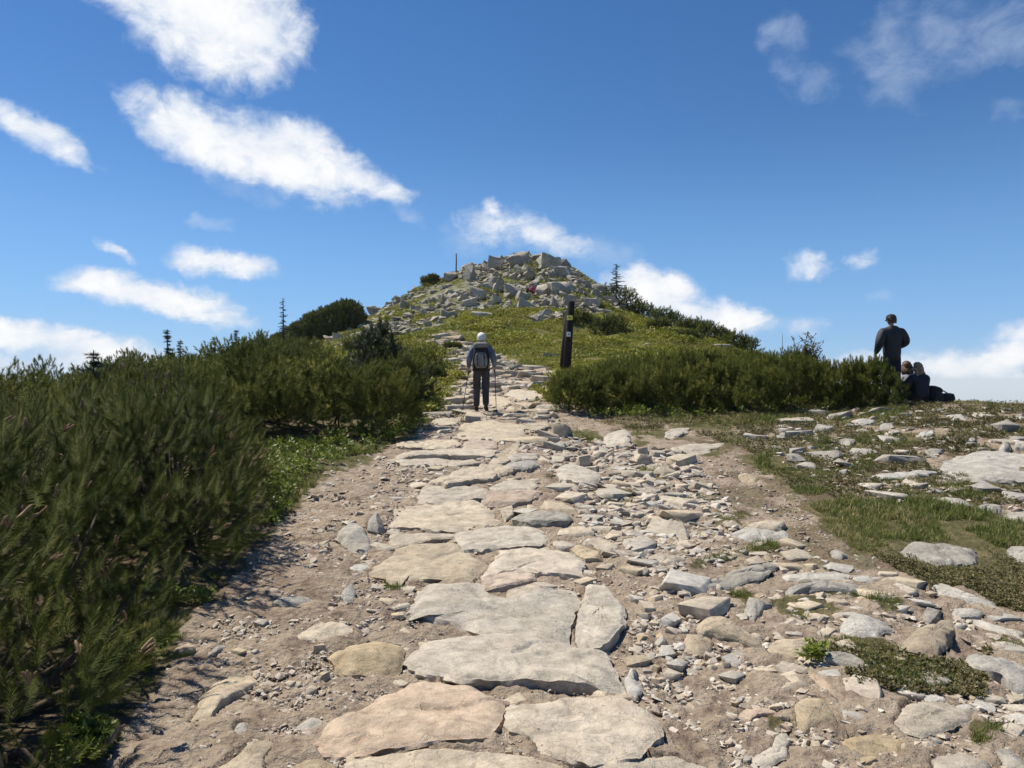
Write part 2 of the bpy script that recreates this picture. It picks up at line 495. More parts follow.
_n = len(CT)
_A = np.zeros((_n + 3, _n + 3))
_A[:_n, :_n] = _phi((cu[:, None] - cu) ** 2 + (cv[:, None] - cv) ** 2) + np.eye(_n) * 2e-4
_A[:_n, _n:] = np.stack([np.ones(_n), cu, cv], 1)
_A[_n:, :_n] = _A[:_n, _n:].T
_S = np.linalg.solve(_A, np.concatenate([CT[:, 2], np.zeros(3)]))


def base_z(x, y):
    """smooth height of the land"""
    x = np.atleast_1d(np.asarray(x, float)); y = np.atleast_1d(np.asarray(y, float))
    R = np.hypot(x, y)
    lim = np.minimum(1.0, 235.0 / (R + 1e-9))
    u, v = squeeze(x * lim, y * lim)
    z = np.empty_like(x)
    for s in range(0, len(x), 20000):
        e = slice(s, s + 20000)
        z[e] = _phi((u[e, None] - cu) ** 2 + (v[e, None] - cv) ** 2) @ _S[:_n] + _S[_n] + _S[_n + 1] * u[e] + _S[_n + 2] * v[e]
    far = np.clip(np.log(np.maximum(R, 235.0) / 235.0) / np.log(3000 / 235.0), 0, 1)
    return z * (1 - far) + far * -420.0


def pix(x, y, z):
    yy = np.maximum(y, 0.05)
    return CX + x / yy * FPX, HY - (z - EYE) / yy * FPX


def inpoly(px, py, poly):
    c = np.zeros(px.shape, bool)
    n = len(poly)
    for i in range(n):
        x1, y1 = poly[i]; x2, y2 = poly[(i + 1) % n]
        if y1 == y2: continue
        t = ((y1 > py) != (y2 > py)) & (px < (x2 - x1) * (py - y1) / (y2 - y1) + x1)
        c ^= t
    return c


def hill_amp(x, y):
    return smooth(20, 45, y) * smooth(140, 90, np.hypot(x, y))


def ground_z(x, y):
    """land with its lumps, used for everything that stands on it"""
    x = np.atleast_1d(np.asarray(x, float)); y = np.atleast_1d(np.asarray(y, float))
    R = np.hypot(x, y)
    z = base_z(x, y)
    z = z + hill_amp(x, y) * 0.32 * fbm2(x, y, 4.0, 3, 1.0)
    z = z + 0.035 * fbm2(x, y, 0.9, 3, 2.0) * smooth(0.5, 3, R) + 0.05 * fbm2(x, y, 2.7, 2, 5.0) * smooth(1, 5, R)
    z = z + smooth(400, 3000, R) * 40 * fbm2(x, y, 2600.0, 4, 3.0) + smooth(15000, 50000, R) * (90 + 210 * fbm2(x, y, 9000.0, 4, 4.0))
    return z


_DS = np.concatenate([np.arange(1.6, 30, 0.02), np.arange(30, 140, 0.1)])


def hit(px, py, up=0.0):
    """where the sight line of an image point meets the ground (raised by up)"""
    x = (px - CX) / FPX * _DS
    z = EYE + (HY - py) / FPX * _DS
    g = ground_z(x, _DS) + up
    k = np.nonzero(z <= g)[0]
    if not len(k): return None
    d = _DS[k[0]]
    return np.array([(px - CX) / FPX * d, d, EYE + (HY - py) / FPX * d])


_TPX = np.arange(-60, 1121, 10.0)
_TPY = np.arange(250, 861, 1.0)


def _depth_table():
    ds = np.geomspace(1.4, 140, 1100)
    tab = np.full((len(_TPX), len(_TPY)), np.nan)
    for i, px in enumerate(_TPX):
        g = ground_z((px - CX) / FPX * ds, ds)
        row = HY - (g - EYE) / ds * FPX
        best = 1e9; keep = []
        for k in range(len(ds)):
            if row[k] < best - 1e-6: best = row[k]; keep.append(k)
        r, dd = row[keep][::-1], ds[keep][::-1]
        tab[i] = np.interp(_TPY, r, dd, left=np.nan, right=1.4)
    return tab


DEPTH = _depth_table()


def depths(px, py):
    """distance of the ground seen at image points (nan above the skyline)"""
    px = np.atleast_1d(px); py = np.atleast_1d(py)
    fx = np.clip((px - _TPX[0]) / 10.0, 0, len(_TPX) - 1.001); fy = np.clip(py - _TPY[0], 0, len(_TPY) - 1.001)
    i = fx.astype(int); j = fy.astype(int); u = fx - i; v = fy - j
    return (DEPTH[i, j] * (1 - u) + DEPTH[i + 1, j] * u) * (1 - v) + (DEPTH[i, j + 1] * (1 - u) + DEPTH[i + 1, j + 1] * u) * v


def gz(x, y): return float(ground_z(x, y)[0])


# regions seen in the photograph, as outlines on the ground
PATH = [(90, 790), (150, 690), (190, 640), (262, 560), (285, 515), (310, 490), (372, 458), (420, 432), (420, 418), (445, 400), (452, 385), (468, 372), (440, 352), (425, 338), (445, 333),
        (475, 348), (520, 362), (560, 372), (545, 395), (600, 420), (640, 440), (740, 448), (760, 470), (800, 500), (850, 545), (900, 572), (1100, 640), (1100, 790)]
GRASS = [[(812, 508), (860, 496), (910, 500), (960, 508), (1040, 525), (1060, 600), (1000, 582), (930, 572), (868, 560), (830, 530)],
         [(262, 445), (330, 438), (400, 425), (430, 418), (420, 432), (370, 458), (310, 490), (285, 512), (262, 500)],
         [(750, 455), (830, 440), (880, 452), (870, 470), (790, 486), (760, 474)], [(793, 480), (822, 484), (822, 496), (795, 494)], [(633, 432), (663, 432), (661, 442), (635, 443)],
         [(640, 417), (700, 408), (830, 414), (905, 408), (905, 420), (700, 428)], [(706, 446), (732, 444), (730, 455), (706, 455)], [(680, 494), (706, 497), (706, 508), (684, 507)],
         [(765, 600), (800, 598), (840, 612), (836, 622), (780, 618)], [(730, 592), (752, 592), (745, 605), (732, 605)], [(822, 640), (860, 636), (930, 655), (975, 672), (955, 690), (900, 690), (850, 668)],
         [(545, 470), (562, 472), (560, 482), (545, 482)], [(760, 550), (728, 562), (692, 568), (700, 558)], [(800, 586), (838, 588), (862, 598), (820, 596)], [(964, 726), (1000, 728), (998, 744), (970, 744)],
         [(570, 432), (602, 432), (600, 444), (572, 444)], [(120, 620), (150, 600), (185, 640), (150, 668), (120, 660)], [(636, 470), (664, 469), (668, 477), (640, 479)], [(600, 500), (622, 498), (624, 506), (604, 508)], [(716, 512), (742, 510), (748, 520), (720, 522)], [(640, 528), (668, 526), (672, 534), (645, 537)], [(748, 545), (776, 542), (780, 551), (752, 554)], [(690, 612), (716, 610), (720, 620), (696, 622)], [(868, 596), (900, 600), (896, 612), (870, 608)], [(760, 712), (786, 716), (780, 728), (762, 724)], [(1000, 640), (1024, 636), (1024, 650), (1004, 652)], [(384, 582), (406, 580), (404, 594), (386, 592)], [(940, 460), (930, 482), (870, 480), (868, 500), (990, 520), (985, 490)]]
PLAIN = [(600, 425), (720, 408), (905, 404), (1100, 398), (1100, 520), (1040, 525), (960, 508), (860, 496), (812, 508), (770, 470), (745, 448), (690, 436)]
ROCKS = [(440, 272), (480, 254), (520, 248), (560, 252), (592, 280), (640, 300), (618, 314), (560, 322), (500, 322), (470, 318), (440, 330), (400, 345), (360, 345), (300, 360), (255, 352), (340, 316), (420, 278)]


def masks(x, y, z):
    px, py = pix(x, y, z)
    wob = 13.0
    wx = px + wob * fbm2(x, y, 0.6, 5, 11.0, .6); wy = py + wob * 0.5 * fbm2(x, y, 0.6, 5, 12.0, .6)
    front = y > 1.0
    grass = np.zeros(len(x))
    for g in GRASS: grass = np.maximum(grass, inpoly(wx, wy, g) & front)
    n1 = fbm2(x, y, 1.1, 4, 6.0); n2 = fbm2(x, y, 0.45, 3, 7.0)
    pl = (inpoly(wx, wy, PLAIN) & front).astype(float)
    grass = np.maximum(grass, pl * smooth(0.12, 0.55, n1))
    dry = pl * smooth(0.05, -0.2, n1) * smooth(-0.3, 0.1, n2)
    dark = (inpoly(wx, wy, [(690, 440), (755, 442), (790, 495), (850, 545), (905, 575), (850, 580), (770, 560), (720, 540), (700, 500), (720, 470)]) & front)
    dry = np.maximum(dry, dark * .75 * smooth(-.4, .2, n2))
    path = (inpoly(wx, wy, PATH) & front) | (np.hypot(x, y) < 2.4)
    hill = ((y > 15.8) & ~path).astype(float)
    hill = np.maximum(hill, (x > 9) * (y > 14) * 0.0)
    rocks = inpoly(px + 8 * n1, py + 4 * n1, ROCKS) & (y > 30)
    hill = hill * np.where(rocks, smooth(-0.15, 0.2, fbm2(x, y, 3.0, 3, 8.0)), 1.0)
    other = (~path) & (pl < 0.5) & (y <= 15.8)
    under = np.where(other, 1.0, 0.0)
    return dict(grass=grass, dry=dry, hill=hill, under=under, path=path.astype(float), rocks=rocks.astype(float), plain=pl)


def terrain():
    fine_th = np.radians(np.concatenate([np.arange(-43, 43.01, 0.2)]))
    coarse = np.radians(np.concatenate([np.arange(46, 314.1, 3.5)]))
    th = np.concatenate([fine_th, coarse])
    rr = [0.25, 0.6, 1.0, 1.4, 1.8]
    r = 2.1
    while r < 22: rr.append(r); r *= 1.0062
    while r < 125: rr.append(r); r *= 1.011
    while r < 600: rr.append(r); r *= 1.07
    while r < 42000: rr.append(r); r *= 1.12
    rr = np.array(rr)
    nt, nr = len(th), len(rr)
    TH, RR = np.meshgrid(th, rr)
    x = (RR * np.sin(TH)).ravel(); y = (RR * np.cos(TH)).ravel()
    z = ground_z(x, y)
    m = masks(x, y, z)
    R = np.hypot(x, y)
    nearw = smooth(40, 14, R) * (R > 1.9)
    soil = 0.008 * fbm2(x, y, 0.11, 5, 9.0, .62) + 0.010 * np.abs(fbm2(x, y, 0.32, 3, 10.0))
    z = z + nearw * soil * (1 + m['path'])
    hz = smooth(18, 30, R) * smooth(140, 100, R)
    z = z + hz * 0.10 * fbm2(x, y, 0.8, 3, 13.0) * (0.4 + m['hill'])
    cover = np.stack([m['grass'], np.maximum(m['hill'], smooth(95, 140, R)), np.maximum(m['dry'], m['under']), m['rocks']], 1)
    V = np.stack([x, y, z], 1)
    i = np.arange(nr - 1)[:, None]; j = np.arange(nt)[None, :]; jn = (j + 1) % nt
    Q = np.stack([i * nt + j, (i + 1) * nt + j, (i + 1) * nt + jn, i * nt + jn], -1).reshape(-1, 4)[:, ::-1]
    V = np.concatenate([V, [[0, 0, gz(0, 0)]]]); cover = np.concatenate([cover, [[0, 0, 0, 0]]])
    c = len(V) - 1
    jj = np.arange(nt)
    T = np.stack([np.full(nt, c), (jj + 1) % nt, jj], 1)
    me = np_mesh('ground', V, [Q, T], ground_mat(), cover=cover)
    o = link('ground', me)
    tag(o, kind='structure')
    return o


def ground_mat():
    m, N, b = new_mat('mountain_ground')
    at_ = N.n('ShaderNodeAttribute', attribute_name='cover')
    s = N.n('ShaderNodeSeparateColor'); N.put(s.inputs[0], at_.outputs['Color'])
    pos = N.n('ShaderNodeNewGeometry').outputs['Position']
    n_big = N.noise(pos, 0.9, 5, 0.6, 0.2)
    n_mid = N.noise(pos, 6.0, 6, 0.68)
    n_fine = N.noise(pos, 45.0, 6, 0.75)
    grit = N.voro(pos, 70.0)
    soil = N.mix(N.mr(n_big, 0.32, 0.68), (0.255, 0.19, 0.135), (0.37, 0.29, 0.21))
    soil = N.mix(N.mr(n_mid, 0.40, 0.66), soil, (0.45, 0.37, 0.275))
    soil = N.mix(N.mr(n_mid, 0.46, 0.30), soil, (0.165, 0.12, 0.09))
    gritc = N.n('ShaderNodeTexVoronoi'); gritc.inputs['Scale'].default_value = 70.0; N.put(gritc.inputs['Vector'], pos)
    gs = N.n('ShaderNodeSeparateColor'); N.put(gs.inputs[0], gritc.outputs['Color'])
    pebble = N.math('MULTIPLY', N.mr(grit, 0.42, 0.30), N.mr(gs.outputs[0], 0.55, 0.62))
    soil = N.mix(N.math('MULTIPLY', pebble, 0.8), soil, N.mix(gs.outputs[1], (0.30, 0.24, 0.18), (0.50, 0.44, 0.36)))
    soil = N.mix(N.mr(n_fine, 0.40, 0.70), N.mix(0.35, soil, (0.12, 0.086, 0.06)), soil)
    grass = N.mix(N.mr(n_fine, 0.3, 0.7), (0.06, 0.058, 0.024), (0.15, 0.13, 0.06))
    grass = N.mix(N.mr(n_mid, 0.5, 0.68), grass, (0.22, 0.175, 0.095))
    dry = N.mix(N.mr(n_fine, 0.35, 0.65), (0.085, 0.062, 0.038), (0.20, 0.155, 0.09))
    dry = N.mix(N.mr(n_mid, 0.5, 0.65), dry, (0.085, 0.085, 0.036))
    hill = N.mix(N.mr(N.noise(pos, 1.8, 6, 0.7), 0.32, 0.68), (0.075, 0.085, 0.02), (0.21, 0.205, 0.045))
    hill = N.mix(N.mr(N.noise(pos, 0.45, 5, 0.65), 0.50, 0.64), hill, (0.135, 0.105, 0.045))
    sep_ = N.n('ShaderNodeSeparateXYZ'); N.put(sep_.inputs[0], pos)
    dist = N.vec('LENGTH', pos, out=1)
    forest = N.mix(N.mr(N.noise(pos, 0.004, 5, 0.6), 0.45, 0.55), (0.035, 0.055, 0.025), (0.11, 0.13, 0.06))
    hill = N.mix(N.mr(dist, 150, 400), hill, forest)
    scr = N.mix(N.mr(n_mid, .35, .65), (0.13, 0.125, 0.085), (0.33, 0.31, 0.25))
    scr = N.mix(N.mr(N.noise(pos, 1.1, 5, .7), .46, .54), scr, (0.10, 0.105, 0.03))
    soil = N.mix(at_.outputs['Alpha'], soil, scr)
    c = N.mix(s.outputs[2], soil, dry)
    c = N.mix(s.outputs[0], c, grass)
    c = N.mix(s.outputs[1], c, hill)
    N.put(b.inputs['Base Color'], c)
    b.inputs['Roughness'].default_value = 0.95
    b.inputs['Specular IOR Level'].default_value = 0.12
    bp = N.n('ShaderNodeBump'); bp.inputs['Strength'].default_value = 1.0; bp.inputs['Distance'].default_value = 0.018
    h = N.math('ADD', N.math('MULTIPLY', n_fine, 0.8), N.math('MULTIPLY', n_mid, 0.9))
    h = N.math('ADD', h, N.math('MULTIPLY', pebble, 0.35))
    h = N.math('ADD', h, N.math('MULTIPLY', N.voro(N.vec('ADD', pos, N.vec('MULTIPLY', N.noise(pos, 20, 3, .6, out=1), (.05, .05, .05))), 22.0), 0.9))
    N.put(bp.inputs['Height'], h); N.put(b.inputs['Normal'], bp.outputs[0])
    return m


GROUND = terrain()


def haze():
    co = np.empty(len(GROUND.data.vertices) * 3, np.float32); GROUND.data.vertices.foreach_get('co', co); co = co.reshape(-1, 3)
    R_ = float(np.abs(co[:, :2]).max()) + 500; z0 = float(co[:, 2].min()) - 1.0; z1 = max(24.0, float(co[:, 2].max()) + 8)
    g = MB(); g.box((0, 0, (z0 + z1) / 2), (2 * R_, 2 * R_, z1 - z0))
    m, N, b = new_mat('haze_air')
    N.t.nodes.remove(b)
    v = N.n('ShaderNodeVolumePrincipled'); v.inputs['Color'].default_value = (.91, .955, 1, 1); v.inputs['Density'].default_value = 1.6e-4; v.inputs['Anisotropy'].default_value = 0.0
    for a_ in ('Density Attribute', 'Color Attribute', 'Temperature Attribute'): v.inputs[a_].default_value = ''
    m.cycles.homogeneous_volume = True
    N.t.links.new(v.outputs[0], N.t.nodes['Material Output'].inputs['Volume'])
    tag(g.build('haze', m), kind='stuff')


haze()
# ------------------------------------------------------------------ stones
def resample(P, step):
    out = []
    for i in range(len(P)):
        a, b = P[i], P[(i + 1) % len(P)]
        n = max(1, int(round(np.linalg.norm(b - a) / step)))
        for k in range(n): out.append(a + (b - a) * k / n)
    return np.array(out)


OUTLINES = []


def chaikin(P, w=0.12):
    Q = np.roll(P, -1, 0)
    out = np.empty((2 * len(P), P.shape[1]))
    out[0::2] = P * (1 - w) + Q * w
    out[1::2] = P * w + Q * (1 - w)
    return out


def traced_stone(name, poly, h, mat, label, cat='stone', thick=None, dome=0.0, rough=1.0, facet=0, group=None, grow=0.0):
    """a stone whose upper outline is known: laid on the ground, real thickness, worn edges"""
    P = []
    for (px, py) in poly:
        q = hit(px, min(py, 830), h)
        if q is None: q = P[-1] if P else hit(px, py + 3, h)
        P.append(q)
    P = np.array(P)
    c0 = P.mean(0)
    if grow: P[:, :2] = c0[:2] + (P[:, :2] - c0[:2]) * (1 + grow)
    # best plane of the upper face
    A = np.c_[P[:, :2] - c0[:2], np.ones(len(P))]
    sl_ = np.linalg.lstsq(A, P[:, 2], rcond=None)[0]
    size = np.sqrt(np.prod(np.ptp(P[:, :2], axis=0)))
    seed = float(RNG.uniform(0, 100))
    B = chaikin(P[:, :2], 0.06)
    step = max(0.012, size / 60)
    B = resample(B, step)
    n = len(B)
    # centroid of the area
    x, y = B[:, 0], B[:, 1]
    cr = x * np.roll(y, -1) - np.roll(x, -1) * y
    if cr.sum() < 0: B = B[::-1]; x, y = B[:, 0], B[:, 1]; cr = x * np.roll(y, -1) - np.roll(x, -1) * y
    C = np.array([((x + np.roll(x, -1)) * cr).sum(), ((y + np.roll(y, -1)) * cr).sum()]) / (3 * cr.sum())
    d = B - C
    nrm = d / (np.linalg.norm(d, axis=1)[:, None] + 1e-9)
    w = fbm(np.c_[B / (size * 0.22 + 0.02), np.full(n, seed)], 4, 0.6) * size * 0.018 * rough
    w = w + fbm(np.c_[B / 0.05, np.full(n, seed + 3)], 2) * min(0.006, size * 0.01)
    B = B + nrm * w[:, None]
    OUTLINES.append(B.copy())
    h = max(h, 0.02)
    thick = thick or (h + 0.10)
    ts = np.concatenate([np.linspace(0.08, 0.86, 11), [0.92, 0.96, 0.985, 1.0]])
    edge = min(0.012, h * 0.3, size * 0.03)
    fr = np.random.default_rng(int(seed * 997))
    planes = [(fr.uniform(0, 6.28), fr.uniform(.15, .75), fr.uniform(-.15, .35)) for _ in range(facet)]
    chips = [(fr.uniform(0, 6.28), fr.uniform(.80, .97), fr.uniform(.5, 1.3)) for _ in range(5)]
    hw = np.ptp(B, axis=0) / 2 + 1e-6
    rings = []
    for t in ts:
        q = C + (B - C) * t
        z = sl_[0] * (q[:, 0] - c0[0]) + sl_[1] * (q[:, 1] - c0[1]) + sl_[2]
        z = z + fbm(np.c_[q / (size * 0.35 + 0.03), np.full(n, seed + 7)], 4, 0.55) * size * 0.016 * rough
        stp = fbm(np.c_[q / (size * 0.5 + 0.05), np.full(n, seed + 9)], 3)
        z = z + np.clip((np.abs(stp) - 0.05) * 14, 0, 1) * 0.010 * rough * min(1, size) - 0.008 * rough * min(1, size)
        u = (q - C) / hw
        cut = np.zeros(n)
        for (a_, sl2, of) in planes: cut = np.minimum(cut, of * h * .5 - sl2 * h * 1.3 * (u[:, 0] * math.cos(a_) + u[:, 1] * math.sin(a_)) )
        for (a_, at2, dp) in chips: cut = np.minimum(cut, -(u[:, 0] * math.cos(a_) + u[:, 1] * math.sin(a_) - at2) * dp * min(.25, h * 2.2))
        z = z + cut
        z = z + dome * h * (1 - t * t) - edge * smooth(0.80, 1.0, np.full(n, t)) ** 2
        rings.append(np.c_[q, z])
    top_z = rings[-1][:, 2]
    gb = ground_z(B[:, 0], B[:, 1])
    bot = np.minimum(gb - 0.05, top_z - thick)
    for k, f in enumerate((0.08, 0.25, 0.5, 0.75, 1.0)):
        ow = fbm(np.c_[B / (size * 0.12 + 0.02), np.full(n, seed + 20 + f * 2.2)], 3, 0.6) * min(0.03, size * 0.04)
        q = B + nrm * (ow + min(0.012, size * 0.03) * math.sin(f * 3.0) - 0.01 * f)[:, None]
        rings.append(np.c_[q, top_z * (1 - f) + bot * f])
    V = np.concatenate(rings); m = len(rings)
    V = np.concatenate([V, [rings[0].mean(0)]])
    o3 = np.array([C[0], C[1], float(np.mean(gb))])
    j = np.arange(n); jn = (j + 1) % n
    Q = np.concatenate([np.stack([i * n + j, (i + 1) * n + j, (i + 1) * n + jn, i * n + jn], 1) for i in range(m - 1)])
    T = np.stack([np.full(n, m * n), j, jn], 1)
    sm = np_mesh(name, V - o3, [Q, T], mat)
    sm.set_sharp_from_angle(angle=rad(34))
    o = link(name, sm, loc=o3)
    tag(o, label, cat, group, 'thing')
    return o


SLABS = [  # outline of the upper face, height above the soil, material, label
    ([(321, 738), (330, 723), (349, 712), (368, 706), (378, 697), (398, 692), (409, 680), (433, 678), (456, 681), (480, 687), (491, 697), (503, 699), (504, 714), (497, 726), (482, 735), (440, 739), (400, 742), (360, 747), (326, 750)], .07, 'pink', 'broad pinkish paving slab with a dark spot and a grey left corner'),
    ([(505, 718), (513, 708), (544, 701), (574, 697), (613, 695), (628, 697), (650, 708), (664, 736), (636, 751), (591, 761), (578, 755), (564, 749), (544, 740), (529, 729), (515, 724)], .07, 'cream', 'rounded cream slab right of the pinkish slab at the front of the path'),
    ([(343, 778), (346, 762), (370, 756), (420, 751), (470, 748), (520, 750), (551, 757), (560, 772), (540, 800), (400, 800)], .05, 'cream', 'long cream slab cut off by the bottom edge below the pinkish slab'),
    ([(575, 775), (600, 762), (640, 754), (680, 756), (710, 768), (720, 800), (620, 800)], .05, 'pale', 'grey slab at the bottom edge below the rounded cream slab'),
    ([(409, 658), (425, 632), (470, 631), (520, 636), (560, 641), (590, 645), (607, 651), (612, 665), (621, 683), (600, 684), (585, 681), (545, 678), (510, 678), (460, 681), (440, 673), (415, 665)], .085, 'pale', 'long smooth beige slab with a deep shaded front edge across the path'),
    ([(401, 614), (411, 607), (420, 588), (434, 584), (478, 582), (484, 594), (505, 598), (539, 594), (550, 584), (572, 584), (578, 596), (570, 614), (569, 641), (538, 640), (505, 637), (480, 628), (460, 619), (437, 613), (416, 611)], .085, 'pale', 'largest pale grey slab in the middle of the path left of the upright oblong stone'),
    ([(587, 581), (605, 580), (615, 594), (624, 604), (623, 623), (605, 641), (597, 646), (583, 643), (576, 631), (576, 621), (583, 606), (585, 592)], .10, 'pale', 'oblong pale slab laid end on, pointing up the path, with a shaded right edge'),
    ([(368, 572), (396, 552), (414, 547), (455, 540), (464, 551), (482, 561), (474, 577), (437, 577), (406, 579), (401, 582), (384, 577)], .06, 'cream', 'broad plain cream slab with a tuft of grass at its lower left edge'),
    ([(482, 571), (496, 561), (501, 551), (523, 548), (558, 550), (574, 551), (583, 563), (581, 572), (546, 572), (515, 568), (490, 573)], .07, 'cream', 'cream slab with a pointed left end above the largest grey slab'),
    ([(457, 539), (461, 532), (480, 526), (500, 522), (531, 523), (546, 536), (540, 545), (515, 547), (480, 548), (464, 547)], .06, 'pale', 'greyish speckled slab right of the wide cream step'),
    ([(392, 524), (394, 514), (398, 503), (430, 500), (475, 501), (488, 511), (499, 520), (480, 526), (445, 530), (410, 528)], .06, 'cream', 'wide cream step slab with a chipped dark lower edge'),
    ([(392, 532), (420, 533), (461, 532), (455, 536), (425, 542), (398, 546), (390, 544)], .04, 'cream', 'narrow cream strip slab tucked below the wide cream step'),
    ([(418, 501), (420, 491), (430, 480), (448, 485), (487, 487), (484, 498), (442, 502)], .05, 'pale', 'weathered slab with dark gaps just above the wide cream step'),
    ([(430, 480), (448, 473), (472, 465), (487, 469), (497, 473), (492, 477), (469, 479), (448, 482)], .12, 'cream', 'thick raised slab with a tall black shadowed front'),
    ([(390, 456), (408, 450), (458, 449), (497, 449), (489, 456), (441, 456)], .09, 'cream', 'long low cream step crossing the path, upper of the two thin ledges'),
    ([(391, 459), (431, 458), (474, 459), (479, 464), (425, 464), (403, 466)], .05, 'cream', 'long low cream step crossing the path, lower of the two thin ledges'),
    ([(480, 502), (485, 491), (539, 488), (542, 491), (529, 500), (500, 503)], .08, 'pink', 'flat pale brown slab with a straight shaded front right of the weathered slab'),
    ([(490, 486), (505, 480), (532, 480), (538, 485), (531, 489), (494, 490)], .06, 'pale', 'grey slab lying directly on the pale brown flat slab'),
    ([(511, 517), (527, 512), (565, 510), (571, 515), (568, 519), (531, 521)], .12, 'grey', 'long raised grey stone with a thick dark front face, right of the wide cream step'),
    ([(478, 468), (480, 463), (510, 464), (514, 469), (497, 475)], .08, 'cream', 'cream block touching the right end of the thick raised slab'),
    ([(507, 456), (517, 452), (538, 453), (539, 457), (514, 460)], .07, 'pale', 'thin pale ledge stone, upper of the two right of the long low steps'),
    ([(506, 463), (536, 459), (539, 464), (527, 468), (510, 467)], .09, 'grey', 'grey ledge stone with a dark front, lower of two right of the low steps'),
    ([(557, 466), (571, 462), (595, 471), (600, 476), (597, 481), (575, 480), (561, 475)], .14, 'pale', 'pale block with a furrowed front face beside a grass tuft'),
    ([(520, 427), (531, 422), (548, 422), (551, 426), (536, 430)], .10, 'cream', 'pale slab with a dark end right of the walker\'s feet'),
    ([(455, 437), (462, 424), (500, 420), (526, 425), (520, 438), (490, 441)], .05, 'cream', 'broad cream slab just below the walker\'s feet'),
    ([(462, 447), (466, 440), (497, 439), (496, 447), (478, 450)], .06, 'pink', 'square cream slab above the long low steps'),
    ([(487, 462), (500, 450), (520, 441), (516, 455), (503, 464)], .05, 'cream', 'slanting cream slab right of the square cream slab'),
    ([(430, 425), (436, 418), (462, 416), (458, 424)], .04, 'cream', 'cream slab at the left edge of the path behind the heather clump'),
    ([(395, 446), (402, 440), (455, 439), (460, 445), (430, 448)], .06, 'cream', 'thin cream slab above the long low steps, against the grassy verge'),
    ([(505, 520), (500, 508), (512, 505), (514, 512)], .05, 'cream', 'small cream filler slab at the left tip of the long raised grey stone'),
    ([(506, 597), (507, 590), (535, 582), (545, 580), (540, 590), (520, 597)], .10, 'cream', 'short rounded cream bar stone lying on the top edge of the largest grey slab'),
    ([(480, 588), (483, 575), (505, 571), (533, 570), (536, 578), (500, 586)], .06, 'pink', 'pinkish broken slab piece below the slab with a pointed left end'),
    ([(568, 545), (575, 544), (600, 551), (603, 556), (586, 558), (576, 553)], .07, 'tan', 'small tilted orange brown slab with a black shaded tip'),
    ([(588, 538), (600, 537), (620, 545), (618, 548), (604, 550), (590, 543)], .05, 'pale', 'thin pale flake above the tilted orange brown slab'),
    ([(470, 403), (478, 396), (508, 396), (512, 404), (490, 408)], .05, 'cream', 'cream path slab beside the walker\'s right leg'),
    ([(505, 394), (510, 388), (540, 390), (545, 396), (520, 399)], .08, 'cream', 'cream slab between the walker and the right thicket'),
]
